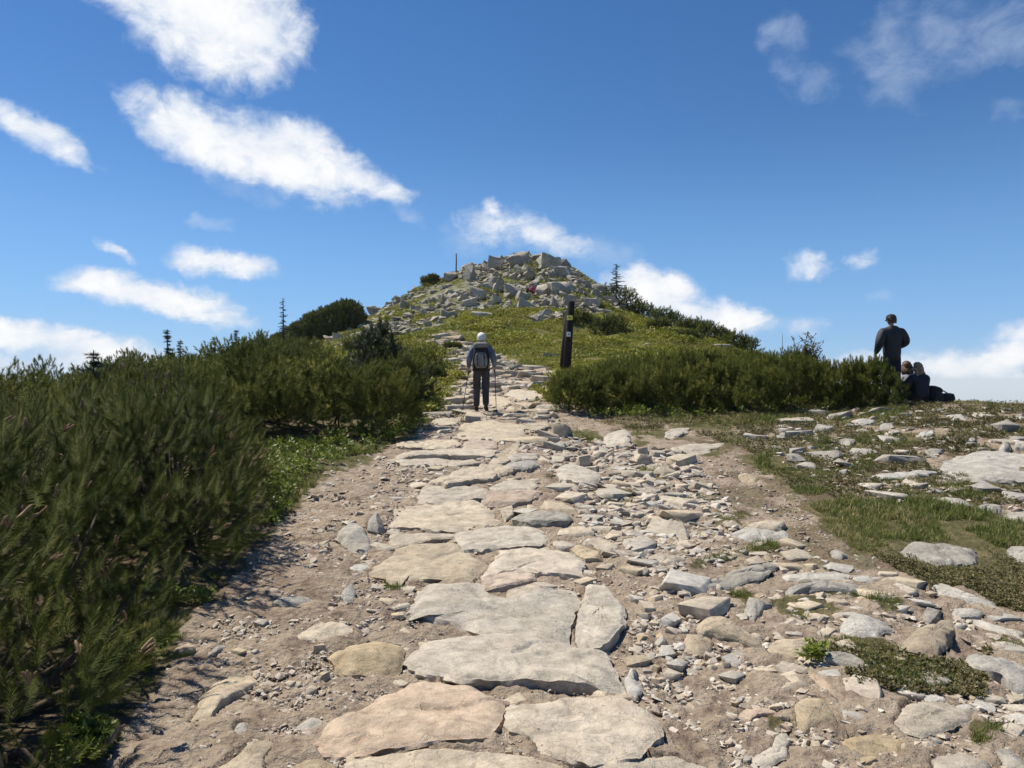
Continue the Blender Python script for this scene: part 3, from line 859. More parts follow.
RSTONES = [
    ([(337, 533), (342, 524), (349, 519), (358, 520), (366, 527), (373, 544), (360, 550), (346, 544)], .13, 'white', 'grey and white rounded boulder at the left side of the path'),
    ([(367, 524), (369, 513), (375, 508), (381, 516), (386, 522), (378, 526)], .20, 'grey', 'small dark pointed boulder behind the grey and white one'),
    ([(295, 633), (308, 624), (320, 617), (335, 620), (355, 629), (349, 637), (324, 639), (300, 639)], .05, 'cream', 'flat triangular cream stone set in the soil left of the paving'),
    ([(272, 601), (288, 595), (300, 592), (310, 594), (313, 598), (298, 602), (284, 603)], .09, 'grey', 'long low grey stone at the edge of the bush shadow'),
    ([(329, 652), (333, 644), (345, 638), (378, 637), (402, 641), (406, 650), (399, 666), (374, 667), (350, 667), (336, 664)], .13, 'tan', 'chunky tan block with a black hollow under it, left of the long beige slab'),
    ([(187, 716), (200, 704), (200, 692), (214, 679), (238, 671), (256, 669), (258, 677), (244, 688), (222, 701), (210, 712)], .08, 'cream', 'cream slab half in the bush shadow at lower left'),
    ([(209, 775), (212, 764), (236, 749), (252, 736), (267, 734), (274, 740), (266, 753), (268, 768), (270, 800), (215, 800)], .08, 'cream', 'cream slab standing out of the bottom edge at lower left'),
    ([(287, 765), (306, 760), (338, 761), (340, 770), (335, 790), (292, 790)], .04, 'tan', 'thin tan slab at the bottom edge left of the pinkish slab'),
    ([(295, 724), (312, 716), (324, 718), (324, 724), (306, 730)], .03, 'white', 'small flat white stone left of the pinkish slab'),
    ([(233, 728), (238, 722), (248, 719), (251, 723), (246, 731), (236, 732)], .06, 'grey', 'dark grey fist sized stone casting a black shadow at lower left'),
    ([(174, 648), (178, 642), (190, 641), (195, 646), (190, 651), (180, 651)], .06, 'pink', 'reddish brown round stone beside the bilberry plants'),
    ([(206, 652), (215, 646), (224, 642), (227, 645), (215, 652)], .03, 'white', 'thin pale wedge stone right of the reddish brown stone'),
    ([(340, 592), (343, 586), (352, 584), (356, 590), (354, 597), (344, 597)], .10, 'grey', 'angular brown grey cobble casting a dark shadow left of the plain cream slab'),
    ([(348, 566), (355, 563), (368, 562), (372, 566), (362, 571), (352, 570)], .05, 'white', 'small white capped stone near the tip of the plain cream slab'),
    ([(695, 625), (705, 615), (719, 616), (744, 625), (763, 636), (762, 642), (738, 634), (715, 631), (702, 630)], .13, 'tan', 'long boulder with a grey shaded end lying across the rubble'),
    ([(765, 641), (777, 635), (812, 637), (815, 645), (800, 651), (769, 650)], .10, 'tan', 'flat topped tan block with a dark hollow under it beside the small grassy bank'),
    ([(836, 625), (853, 614), (871, 616), (890, 621), (895, 626), (885, 630), (876, 634), (853, 632), (840, 630)], .10, 'white', 'pale block with a yellowish right end, left of the tan boulder'),
    ([(900, 641), (916, 627), (941, 614), (951, 616), (956, 622), (953, 632), (943, 644), (937, 650), (906, 647)], .15, 'tan', 'tan yellowish boulder with a black right face'),
    ([(929, 584), (941, 583), (965, 592), (998, 601), (996, 605), (969, 600), (941, 592)], .06, 'white', 'long pale ridge stone at the lower edge of the right grass'),
    ([(898, 545), (912, 541), (928, 541), (945, 536), (959, 539), (976, 545), (972, 557), (941, 561), (908, 555)], .14, 'grey', 'rounded grey boulder sunk in the green grass'),
    ([(964, 653), (972, 650), (990, 651), (1024, 661), (1040, 670), (1030, 690), (1011, 683), (1000, 673), (974, 664)], .10, 'grey', 'large grey slab with a white rim at the right edge'),
    ([(891, 720), (910, 702), (922, 696), (949, 700), (974, 706), (969, 716), (951, 726), (922, 736), (908, 732)], .07, 'pale', 'cracked flat slab with a sharp right corner at lower right'),
    ([(835, 738), (849, 733), (872, 732), (898, 733), (905, 742), (897, 755), (871, 757), (853, 751)], .03, 'tan', 'thin tan slab left of the cracked flat slab'),
    ([(929, 775), (930, 753), (936, 747), (970, 751), (988, 759), (990, 770), (985, 800), (932, 800)], .07, 'pale', 'pale squared block at the bottom edge below the cracked flat slab'),
    ([(994, 747), (1010, 746), (1024, 757), (1045, 775), (1020, 775), (1006, 765)], .08, 'grey', 'grey slab in the lower right corner'),
    ([(795, 699), (805, 690), (822, 692), (834, 704), (838, 713), (815, 719), (803, 726), (796, 712)], .12, 'tan', 'upright squarish tan block with an orange stained left edge'),
    ([(748, 757), (771, 749), (776, 733), (787, 727), (791, 738), (787, 757), (769, 766), (755, 762)], .05, 'pale', 'L shaped pale slab at the bottom right of the path'),
    ([(732, 718), (745, 710), (758, 704), (777, 706), (775, 711), (758, 716), (748, 721)], .03, 'pink', 'low pinkish stone left of the upright squarish block'),
    ([(803, 669), (812, 669), (830, 681), (849, 698), (842, 701), (824, 690)], .05, 'pink', 'long narrow brown stone slanting down toward the right in the rubble'),
    ([(820, 650), (835, 647), (850, 651), (868, 661), (860, 665), (840, 659), (824, 656)], .11, 'grey', 'curved ledge with a dark front between two grass clumps'),
    ([(781, 572), (801, 571), (836, 568), (851, 573), (844, 578), (801, 579), (785, 577)], .07, 'white', 'bright white long stone in the middle right'),
    ([(784, 590), (793, 583), (825, 580), (860, 583), (864, 588), (836, 588), (808, 588)], .10, 'grey', 'grey ledge with a black underside just below the bright white stone'),
    ([(687, 584), (742, 568), (777, 560), (778, 567), (762, 578), (712, 587)], .07, 'grey', 'long low tilted grey slab pointing up to the right'),
    ([(720, 530), (738, 527), (754, 522), (785, 527), (789, 535), (765, 540), (734, 536)], .09, 'white', 'pale flat stone with a dark front lying on the black soil'),
    ([(746, 522), (758, 518), (787, 522), (780, 527), (756, 527)], .14, 'cream', 'thin pale slab lying on top of the flat stone on the black soil'),
    ([(646, 557), (656, 553), (680, 553), (693, 555), (685, 560), (662, 562)], .05, 'pale', 'low flat grey stone right of the upper paving, beside a dry grass patch'),
    ([(683, 640), (686, 633), (705, 632), (713, 638), (711, 650), (698, 652), (684, 648)], .07, 'tan', 'squared tan cobble between the loose cobbles and the long boulder'),
    ([(744, 604), (749, 597), (762, 595), (777, 597), (768, 603), (754, 613), (746, 612)], .12, 'grey', 'grey upturned stone with a white vein, left of the grassy bank'),
    ([(659, 453), (675, 446), (692, 440), (725, 442), (708, 451), (688, 456), (671, 456)], .08, 'pale', 'large smooth flat stone beside a grass tuft below the right thicket'),
    ([(938, 469), (942, 460), (949, 454), (979, 450), (1024, 450), (1070, 460), (1060, 476), (1024, 482), (986, 478), (951, 479)], .10, 'white', 'large bare whitish rock outcrop at the right edge'),
    ([(866, 477), (893, 470), (930, 468), (938, 473), (900, 478), (872, 480)], .05, 'white', 'flat whitish rock strip left of the bare outcrop'),
    ([(932, 497), (945, 494), (962, 498), (976, 503), (960, 506), (940, 501)], .07, 'grey', 'grey arched stone in the grass below the bare outcrop'),
    ([(980, 505), (990, 502), (1003, 503), (1000, 510), (984, 511)], .07, 'white', 'small white stone near the right edge below the bare outcrop'),
    ([(1003, 514), (1010, 509), (1030, 509), (1040, 518), (1015, 520)], .09, 'grey', 'rounded grey stone at the right edge below the small white stone'),
    ([(1008, 549), (1014, 544), (1040, 542), (1045, 556), (1016, 556)], .12, 'grey', 'grey boulder at the right edge beside the green grass'),
    ([(998, 448), (1003, 440), (1009, 438), (1010, 446), (1005, 449)], .18, 'white', 'small upright white stone on the upper edge of the bare outcrop'),
    ([(1014, 446), (1016, 440), (1030, 439), (1034, 447)], .16, 'white', 'pale block at the right edge above the bare outcrop'),
    ([(924, 449), (932, 446), (945, 447), (938, 454), (926, 455)], .10, 'grey', 'grey rounded rock in the heather left of the bare outcrop'),
    ([(852, 420), (862, 418), (876, 419), (872, 423), (856, 424)], .06, 'white', 'thin pale rock ledge in the turf in front of the thicket end'),
    ([(880, 424), (892, 422), (894, 427), (880, 429)], .07, 'white', 'bright pale rock in the turf in front of the seated people'),
    ([(919, 433), (932, 428), (934, 433), (922, 437)], .08, 'white', 'small bright rock in the turf right of the bright pale rock'),
    ([(946, 414), (954, 412), (962, 414), (968, 420), (955, 421)], .10, 'white', 'whitish rock standing in turf below the crest'),
    ([(1008, 417), (1016, 414), (1035, 415), (1030, 419)], .07, 'white', 'flat pale rock on the crest at the right edge'),
    ([(838, 441), (845, 436), (856, 438), (852, 444)], .10, 'grey', 'small grey rock in the turf left of the flat whitish strip'),
    ([(600, 441), (606, 431), (625, 428), (631, 432), (630, 441), (605, 444)], .13, 'pale', 'pale angular block in front of the right thicket'),
    ([(664, 436), (672, 428), (690, 426), (688, 432), (672, 438)], .06, 'pale', 'thin pale ledge above the large smooth flat stone'),
    ([(738, 474), (742, 472), (752, 472), (758, 476), (755, 480), (742, 480)], .10, 'tan', 'rounded tan stone on bare soil beside the grass edge'),
    ([(830, 550), (834, 547), (842, 547), (847, 553), (842, 557), (832, 556)], .08, 'grey', 'lone smooth grey stone below the tip of the right grass'),
    ([(625, 683), (624, 676), (632, 673), (640, 680), (642, 690), (636, 695), (628, 693)], .07, 'white', 'round whitish cobble touching the right end of the long beige slab'),
    ([(627, 674), (630, 668), (636, 667), (638, 673), (634, 677)], .08, 'white', 'small white stone leaning on the round whitish cobble'),
    ([(925, 626), (922, 612), (928, 605), (942, 609), (940, 614)], .05, 'grey', 'small grey stone behind the tan yellowish boulder'),
    ([(952, 612), (953, 605), (965, 605), (985, 612), (980, 616), (962, 616)], .07, 'white', 'white topped stone right of the tan yellowish boulder'),
    ([(966, 618), (975, 617), (1000, 625), (1030, 634), (1020, 638), (990, 630)], .06, 'white', 'long whitish stone running to the right edge'),
]
for poly, h, mt, lab in SLABS:
    traced_stone('paving_stone', poly, h * 0.62, M[mt], lab, 'paving stone', grow=.03, rough=1.25)
for poly, h, mt, lab in RSTONES:
    traced_stone('stone', poly, h * 0.42, M[mt], lab, 'stone', dome=0.3, rough=1.6, thick=h * 0.42 + 0.1, facet=5)


def press_soil():
    me = GROUND.data
    co = np.empty(len(me.vertices) * 3, np.float32); me.vertices.foreach_get('co', co)
    co = co.reshape(-1, 3)
    near = np.nonzero((np.hypot(co[:, 0], co[:, 1]) < 24) & (co[:, 1] > 1.5))[0]
    for B_ in OUTLINES:
        lo, hi = B_.min(0), B_.max(0)
        k = near[(co[near, 0] > lo[0]) & (co[near, 0] < hi[0]) & (co[near, 1] > lo[1]) & (co[near, 1] < hi[1])]
        if not len(k): continue
        ins = k[inpoly(co[k, 0], co[k, 1], [tuple(q) for q in B_])]
        co[ins, 2] = np.minimum(co[ins, 2], ground_z(co[ins, 0], co[ins, 1]) - .012)
    me.vertices.foreach_set('co', co.ravel()); me.update()


press_soil()


# --- loose broken stones: a set of angular shapes, copied about
def rock_mesh(name, mat, seed, subdiv=2, flat=0.55, cuts=9, rough=0.05):
    rg = np.random.default_rng(seed)
    bm = bmesh.new()
    pts = np.array([(i, j, k) for i in (-1, 1) for j in (-1, 1) for k in (-1, 1)], float) * .72
    pts += rg.normal(0, .20, pts.shape)
    ex = rg.normal(size=(3, 3)); ex /= np.linalg.norm(ex, axis=1)[:, None]
    pts = np.concatenate([pts, ex * 1.0]); pts *= (1.0, rg.uniform(0.6, 0.9), flat)
    vs_ = [bm.verts.new(p_) for p_ in pts]
    bmesh.ops.convex_hull(bm, input=vs_)
    loose = [v for v in bm.verts if not v.link_faces]
    bmesh.ops.delete(bm, geom=loose, context='VERTS')
    bmesh.ops.dissolve_limit(bm, angle_limit=rad(12), verts=bm.verts, edges=bm.edges)
    bmesh.ops.bevel(bm, geom=list(bm.edges), offset=0.03, segments=1, profile=0.6, affect='EDGES')
    bmesh.ops.triangulate(bm, faces=bm.faces)
    if subdiv: bmesh.ops.subdivide_edges(bm, edges=bm.edges, cuts=subdiv, use_grid_fill=True)
    bm.verts.ensure_lookup_table()
    P = np.array([v.co for v in bm.verts])
    nn = fbm(P * 2.3 + seed * 3.7, 4, 0.55)
    L = np.linalg.norm(P, axis=1)[:, None] + 1e-6
    P = P + P / L * (nn * rough)[:, None]
    for v, p_ in zip(bm.verts, P): v.co = p_
    me = bpy.data.meshes.new(name)
    bm.to_mesh(me); bm.free()
    me.materials.append(mat)
    me.polygons.foreach_set('use_smooth', np.ones(len(me.polygons), bool))
    if hasattr(me, 'set_sharp_from_angle'): me.set_sharp_from_angle(angle=rad(38))
    return me


def rock_set(key, n, subdiv=2, flat=0.55, s0=0, rough=0.05):
    return [rock_mesh('loose_stone', M[key + '_loose'], s0 + 31 * k + 5, subdiv, flat, rough=rough) for k in range(n)]


ROCKSET = {k: rock_set(k, 4, 1, 0.6, 100 * i) for i, k in enumerate(('cream', 'pale', 'tan', 'grey', 'white', 'pink'))}
FLATSET = {k: rock_set(k, 3, 1, 0.28, 900 + 100 * i) for i, k in enumerate(('cream', 'pale', 'grey', 'white'))}
FEET = []        # (x, y, r) taken ground, so that stones do not pile into each other
for o in list(COL.objects):
    if o.type == 'MESH' and o.get('category') in ('stone', 'paving stone'):
        v = np.array([q.co for q in o.data.vertices])[:, :2] + np.array(o.location)[:2]
        FEET.append((v.mean(0)[0], v.mean(0)[1], np.ptp(v[:, 0]) / 2, np.ptp(v[:, 1]) / 2))


def is_free(x, y, r):
    for f in FEET:
        if len(f) == 3:
            if (x - f[0]) ** 2 + (y - f[1]) ** 2 < (0.78 * (r + f[2])) ** 2: return False
        elif ((x - f[0]) / (f[2] + r * 0.7)) ** 2 + ((y - f[1]) / (f[3] + r * 0.7)) ** 2 < 0.92: return False
    return True


def scatter_stones(region, n, smin, smax, keys, label, group, flat=0.0, name='loose_stone', sink=0.25, seed=1, power=2.2, tilt=.18):
    rg = np.random.default_rng(seed)
    poly = np.array(region, float)
    lo, hi = poly.min(0), poly.max(0)
    done = tries = 0
    while done < n and tries < n * 40:
        tries += 1
        px = rg.uniform(lo[0], hi[0]); py = rg.uniform(lo[1], hi[1])
        if not inpoly(np.array([px]), np.array([py]), region)[0]: continue
        d_ = float(depths(px, py)[0])
        if not math.isfinite(d_): continue
        q = ((px - CX) / FPX * d_, d_)
        spx = smin + (smax - smin) * rg.uniform() ** power           # half width as seen, so near and far patches look equally stony
        s = spx / FPX * q[1]
        if not is_free(q[0], q[1], s): continue
        FEET.append((q[0], q[1], s))
        pool = FLATSET if rg.uniform() < flat else ROCKSET
        ks = [k for k in keys if k in pool]
        k = ks[rg.integers(len(ks))]
        me = pool[k][rg.integers(len(pool[k]))]
        o = bpy.data.objects.new(name, me)
        COL.objects.link(o)
        o.scale = (s * rg.uniform(.85, 1.15), s * rg.uniform(.8, 1.1), s * rg.uniform(.7, 1.05))
        o.rotation_euler = (rg.normal(0, tilt), rg.normal(0, tilt), rg.uniform(0, 6.28))
        o.location = (q[0], q[1], gz(q[0], q[1]) + s * (0.10 if pool is FLATSET else 0.22) - s * sink * 0.3)
        tag(o, label, name.replace('_', ' ') if name != 'loose_stone' else 'stone', group, 'thing')
        done += 1
    return done


# the larger flat ones first
BIG = scatter_stones([(455, 440), (425, 422), (452, 398), (470, 386), (545, 384), (560, 400), (545, 425), (530, 440), (500, 470), (440, 470), (400, 468)], 40, 8, 24, ('cream', 'pale', 'cream'),
               'flat pale paving stone fitted between the larger slabs around the walker', 'paving stones around the walker', 1.0, name='paving_stone', seed=15, power=1.1, tilt=.06)
BIG += scatter_stones([(455, 392), (462, 372), (440, 350), (428, 338), (446, 334), (475, 350), (520, 366), (558, 374), (545, 392)], 60, 6, 17, ('cream', 'pale', 'cream'),
               'flat pale paving stone of the path climbing beyond the walker', 'paving stones beyond the walker', 1.0, name='paving_stone', seed=16, power=1.1, tilt=.08)
BIG += scatter_stones([(500, 500), (560, 470), (640, 470), (700, 520), (660, 580), (600, 570), (540, 540)], 60, 11, 34, ('pale', 'cream', 'white', 'cream'),
               'flat broken slab tilted in the rubble right of the main paving', 'tilted slabs in the rubble', 1.0, name='broken_stone', seed=17, power=1.2, tilt=.08)
BIG += scatter_stones([(680, 560), (790, 545), (900, 580), (1024, 625), (1024, 740), (860, 720), (780, 690), (690, 640)], 56, 12, 36, ('pale', 'cream', 'white', 'cream'),
               'flat rock half buried in the soil and thin grass on the right', 'half buried rocks on the right', 1.0, name='broken_stone', seed=18, power=1.2, tilt=.07)
BIG += scatter_stones([(740, 440), (820, 412), (1024, 408), (1024, 510), (940, 505), (830, 490)], 44, 8, 26, ('white', 'pale', 'grey'),
               'flat whitish rock level with the turf of the plateau', 'flat rocks level with the turf', 1.0, name='flat_rock', seed=19, power=1.3, tilt=.06)
BIG += scatter_stones([(330, 768), (400, 640), (370, 580), (395, 500), (420, 470), (540, 470), (575, 520), (590, 580), (620, 640), (660, 768)], 34, 7, 16, ('cream', 'pale', 'tan'),
               'small flat stone jammed in a gap of the paving', 'gap stones of the paving', 1.0, name='paving_stone', seed=25, power=1.2, tilt=.06)
print('flat stones', BIG)
CNT = 0
CNT += scatter_stones([(200, 768), (215, 655), (255, 610), (290, 560), (325, 540), (395, 585), (400, 630), (330, 680), (320, 768)], 26, 4, 10, ('pale', 'cream', 'tan', 'cream'),
                      'small brownish stone lying loose on the bare soil left of the paving', 'loose stones on the left soil', .2, seed=3)
CNT += scatter_stones([(627, 588), (690, 600), (700, 640), (745, 665), (735, 690), (690, 680), (640, 690), (628, 640)], 46, 5, 13, ('cream', 'tan', 'white', 'pale'),
                      'pale cobble in the patch of cobbles right of the upright oblong slab', 'cobbles beside the oblong slab', .1, seed=4, power=1.2)
CNT += scatter_stones([(540, 425), (600, 445), (680, 460), (710, 500), (720, 540), (650, 560), (590, 545), (575, 500), (545, 470)], 92, 6, 19, ('pale', 'cream', 'white', 'cream'),
                      'pale broken stone in the rubble right of the upper paving', 'rubble right of the upper paving', .6, seed=5, power=1.5)
CNT += scatter_stones([(650, 690), (760, 650), (800, 660), (835, 740), (830, 768), (670, 768)], 28, 4, 11, ('pale', 'tan', 'cream', 'pink'),
                      'small loose stone on the bare soil at the lower right of the path', 'loose stones on the lower right soil', .25, seed=6, power=1.5)
CNT += scatter_stones([(640, 560), (790, 545), (900, 575), (1024, 620), (1024, 768), (840, 768), (830, 690), (760, 600)], 46, 5, 14, ('pale', 'white', 'cream', 'tan'),
                      'small pale stone scattered among grass and soil on the right', 'scattered stones on the right', .5, seed=7, power=1.4)
CNT += scatter_stones([(820, 412), (1024, 408), (1024, 510), (940, 505), (820, 480), (740, 440)], 44, 4, 14, ('white', 'pale', 'grey'),
                      'small whitish rock in the turf of the right hand plateau', 'rocks in the right turf', .8, seed=8, power=1.5)
CNT += scatter_stones([(425, 415), (450, 390), (545, 385), (560, 420), (540, 450), (500, 480), (420, 470), (395, 480), (380, 460)], 16, 4, 11, ('cream', 'pale', 'grey'),
                      'small flat stone wedged between the paving slabs', 'filler stones in the upper paving', .8, seed=9)
print('loose stones', CNT)


# --- gravel: nobody could count it
def pebble_shapes(k, seed):
    rg = np.random.default_rng(seed)
    out = []
    for _ in range(k):
        bm = bmesh.new()
        pts = rg.normal(size=(11, 3)); pts /= np.linalg.norm(pts, axis=1)[:, None]
        pts *= rg.uniform(.8, 1.0, (11, 1)) * (1.0, rg.uniform(.6, .95), rg.uniform(.22, .6))
        vs_ = [bm.verts.new(q) for q in pts]
        bmesh.ops.convex_hull(bm, input=vs_)
        bmesh.ops.delete(bm, geom=[v for v in bm.verts if not v.link_faces], context='VERTS')
        bmesh.ops.triangulate(bm, faces=bm.faces)
        bm.verts.index_update(); bm.verts.ensure_lookup_table()
        out.append((np.array([v.co for v in bm.verts]), np.array([[v.index for v in f.verts] for f in bm.faces])))
        bm.free()
    return out


def bulk_stones(name, x, y, s, seed, up=0.2):
    rg = np.random.default_rng(seed)
    shapes = pebble_shapes(8, seed)
    z = ground_z(x, y)
    Vs, Fs, Ts, n0 = [], [], [], 0
    which = rg.integers(0, len(shapes), len(x))
    for k, (iv, it) in enumerate(shapes):
        m_ = which == k
        n = m_.sum()
        if not n: continue
        sc3 = s[m_, None] * rg.uniform(.7, 1.2, (n, 3))
        V = iv[None] * sc3[:, None]
        tl = rg.normal(0, .2, (n, 2))
        V[..., 2] += V[..., 0] * tl[:, :1] + V[..., 1] * tl[:, 1:]
        a = rg.uniform(0, 6.28, n)[:, None]
        V = np.stack([V[..., 0] * np.cos(a) - V[..., 1] * np.sin(a), V[..., 0] * np.sin(a) + V[..., 1] * np.cos(a), V[..., 2]], -1)
        V += np.stack([x[m_], y[m_], z[m_] + s[m_] * up], 1)[:, None]
        Vs.append(V.reshape(-1, 3)); Fs.append((it[None] + (np.arange(n) * len(iv))[:, None, None]).reshape(-1, 3) + n0)
        Ts.append(np.repeat(rg.uniform(size=n), len(iv))); n0 += n * len(iv)
    o = link(name, np_mesh(name, np.concatenate(Vs), np.concatenate(Fs), M['gravel'], tint=np.concatenate(Ts), flat=True))
    return tag(o, kind='stuff')


def gravel_mat():
    mt, N, b = new_mat('gravel_mix')
    at_ = N.n('ShaderNodeAttribute', attribute_name='tint')
    pos = N.n('ShaderNodeNewGeometry').outputs['Position']
    c = N.ramp(at_.outputs['Fac'], [(0, (.30, .235, .17)), (.25, (.44, .365, .28)), (.65, (.50, .43, .33)), (1, (.60, .55, .47))])
    c = N.mix(N.mr(N.noise(pos, 60, 5, .7), .4, .66), c, N.mix(.5, c, (.18, .14, .11)))
    N.put(b.inputs['Base Color'], c)
    b.inputs['Roughness'].default_value = .9
    bp = N.n('ShaderNodeBump'); bp.inputs['Strength'].default_value = .6; bp.inputs['Distance'].default_value = .006
    N.put(bp.inputs['Height'], N.noise(pos, 90, 5, .7)); N.put(b.inputs['Normal'], bp.outputs[0])
    return mt


M['gravel'] = gravel_mat()


def off_slabs(x, y):
    keep = np.ones(len(x), bool)
    for f in FEET:
        if len(f) == 4: keep &= ~((((x - f[0]) / (f[2] * .82)) ** 2 + ((y - f[1]) / (f[3] * .82)) ** 2) < 1)
    return keep


def gravel():
    rg = np.random.default_rng(12)
    N_ = 110000
    px = rg.uniform(60, 1100, N_); d = 1 / rg.uniform(1 / 18.0, 1 / 2.5, N_)
    x = (px - CX) / FPX * d; y = d
    m = masks(x, y, ground_z(x, y))
    dens = 0.30 + 0.6 * smooth(-0.15, 0.35, fbm2(x, y, 0.7, 3, 31.0))
    keep = (m['path'] > .5) & (m['grass'] < .5) & (rg.uniform(size=len(x)) < dens) & off_slabs(x, y)
    x, y, d = x[keep], y[keep], d[keep]
    s = (0.0035 + 0.017 * rg.uniform(size=len(x)) ** 3.2) * np.clip(d / 4.0, 0.8, 2.0)
    bulk_stones('gravel', x, y, s, 77)


def rubble():
    """the many small broken stones beside and between the slabs"""
    rg = np.random.default_rng(21)
    X, Y, S = [], [], []
    for poly, n, a, b_ in (
            ([(530, 430), (600, 440), (690, 455), (730, 500), (740, 545), (690, 600), (640, 570), (585, 545), (575, 500), (545, 470)], 1900, 2.2, 10.5),
            ([(625, 585), (690, 590), (740, 660), (735, 700), (690, 690), (640, 700)], 520, 2.5, 8.5),
            ([(640, 690), (790, 650), (835, 740), (830, 790), (660, 790)], 1000, 2.0, 9.0),
            ([(690, 545), (790, 545), (1024, 640), (1024, 790), (830, 790), (730, 660)], 1500, 2.0, 10.0),
            ([(380, 470), (430, 420), (450, 388), (545, 380), (560, 425), (500, 500), (400, 500)], 1300, 1.5, 7.0),
            ([(740, 440), (820, 408), (1040, 404), (1040, 520), (940, 510), (830, 490)], 900, 1.5, 7.0),
            ([(150, 768), (200, 640), (270, 560), (330, 470), (390, 450), (390, 600), (330, 690), (320, 790)], 1500, 1.5, 7.5),
            ([(455, 400), (462, 372), (440, 350), (426, 336), (446, 332), (478, 348), (520, 362), (562, 372), (560, 395)], 700, 1.5, 5.0)):
        lo = np.min(poly, 0); hi = np.max(poly, 0)
        px = rg.uniform(lo[0], hi[0], n * 3); py = rg.uniform(lo[1], hi[1], n * 3)
        k = inpoly(px, py, poly)
        px, py = px[k][:n], py[k][:n]
        d = depths(px, py); k = np.isfinite(d); px, py, d = px[k], py[k], d[k]
        x = (px - CX) / FPX * d
        X.append(x); Y.append(d); S.append((a + (b_ - a) * rg.uniform(size=len(x)) ** 2.2) / FPX * d)
    x, y, s = map(np.concatenate, (X, Y, S))
    k = off_slabs(x, y)
    bulk_stones('rubble', x[k], y[k], s[k], 78, 0.06)


gravel()
rubble()
# ------------------------------------------------------------------ boulders of the summit
M['boulder_pale'] = stone_mat('pale_boulder', (0.54, 0.49, 0.40), (0.40, 0.365, 0.295), rust=0.06, lich=0.4, lichen=(0.25, 0.24, 0.17), scale=0.8, speck=0.35)
BOULD = [rock_mesh('boulder', M['boulder'], 2000 + 17 * k, 2, f, rough=0.13) for k, f in enumerate((.75, .6, .8, .45, .65, .9, .55, .7))]
BFLAT = [rock_mesh('boulder', M['boulder_pale'], 3000 + 17 * k, 2, f, rough=0.09) for k, f in enumerate((.25, .3, .22, .34))]
NB = 0


def boulder(px, py, wpx, hpx, me, rz, tx, ty, label, group=None, sink=0.3, deep=None):
    """a rock wpx wide and hpx tall as seen, its middle at (px, py)"""
    global NB
    q = hit(px, min(py + hpx * 0.32, 420))
    k = 1
    while q is None and k < 60:
        q = hit(px, py + hpx * 0.32 + k); k += 1
    if q is None: return
    d = q[1]
    o = bpy.data.objects.new('boulder', me)
    COL.objects.link(o)
    zs = me['half'][2]; xs = me['half'][0]
    s = wpx / FPX * d / 2
    o.scale = (s / xs, (deep or RNG.uniform(.8, 1.1)) * s / xs, hpx / FPX * d / 2 / zs)
    o.rotation_euler = (tx, ty, rz)
    o.location = (q[0], q[1] + s * 0.3, gz(q[0], q[1]) + hpx / FPX * d * (0.5 - sink))
    tag(o, label, 'boulder', group)
    NB += 1
    return o


for me in BOULD + BFLAT:
    v = np.array([q.co for q in me.vertices]); me['half'] = [float(q) for q in np.abs(v).max(0)]

KEY = [  # centre, width, height as seen, tilt, label, flat
    (494, 262, 22, 18, .3, 'leaning dark crag left of the highest crag on the summit', 0),
    (520, 259, 26, 20, -.5, 'highest pointed crag on the summit ridge', 0),
    (549, 263, 34, 18, .35, 'jagged dark crag forming the right end of the summit ridge', 0),
    (561, 271, 24, 17, -.3, 'dark overhanging block under the right end of the summit ridge', 0),
    (559, 286, 34, 19, .05, 'big squared boulder with a dark flat front face, right of the person in pink', 0),
    (585, 283, 22, 15, .1, 'dark boulder touching the right side of the big squared boulder', 0),
    (600, 288, 18, 12, .1, 'dark boulder below the lone spruce on the right shoulder', 0),
    (545, 315, 26, 14, -.25, 'large pale flat slab lying on the green slope above the trail posts', 1),
    (525, 306, 24, 13, .5, 'pale slanting slab directly below the person in pink', 1),
    (512, 291, 22, 16, .3, 'grey boulder left of the person in pink', 0),
    (497, 288, 16, 16, .6, 'steep dark split boulder at the middle of the rock face', 0),
    (488, 286, 14, 15, -.7, 'narrow slanting boulder beside the steep split boulder', 0),
    (470, 302, 17, 9, -.3, 'pale flat rock in the green left of the rock face', 1),
    (454, 293, 16, 9, .2, 'pale rock on the green strip below the summit post', 0),
    (482, 315, 24, 9, .1, 'low grey boulder in the green above the walker', 0),
    (570, 299, 22, 12, .1, 'pale block below the big squared boulder', 0),
    (590, 302, 26, 10, .05, 'long pale ledge under the right dark boulders', 1),
    (610, 300, 20, 9, -.05, 'pale ledge beside the foot of the lone spruce', 1),
    (550, 356, 20, 8, 0, 'pale rock in the green just left of the trail posts', 1),
    (605, 317, 15, 7, 0, 'small pale rock on the green right of the trail posts', 1),
    (615, 308, 14, 6, 0, 'grey rock just above the small rock right of the trail posts', 0),
    (338, 337, 22, 8, .2, 'grey rock in the green slope of the left ridge', 1),
    (270, 342, 26, 9, -.1, 'pale rock outcrop at the lower end of the left rocky ridge', 1),
    (300, 345, 14, 6, .1, 'small pale rock beside the outcrop of the left rocky ridge', 1),
    (445, 314, 18, 9, .4, 'grey rock at the bend of the upper path', 0),
    (440, 349, 14, 5, 0, 'flat path stone at the bend above the walker', 1),
    (456, 354, 18, 5, 0, 'flat pale path stone just above the walker', 1),
    (648, 345, 9, 4, 0, 'tiny pale rock high on the right green slope', 1),
    (722, 346, 22, 5, 0, 'pale rock on the skyline at the end of the right slope', 1),
    (500, 365, 26, 5, 0, 'flat pale stone right of the walker\'s shoulder', 1),
    (515, 372, 24, 5, 0, 'flat pale stone right of the walker\'s elbow', 1),
    (540, 378, 26, 6, 0, 'flat pale stone below the trail posts', 1),
]
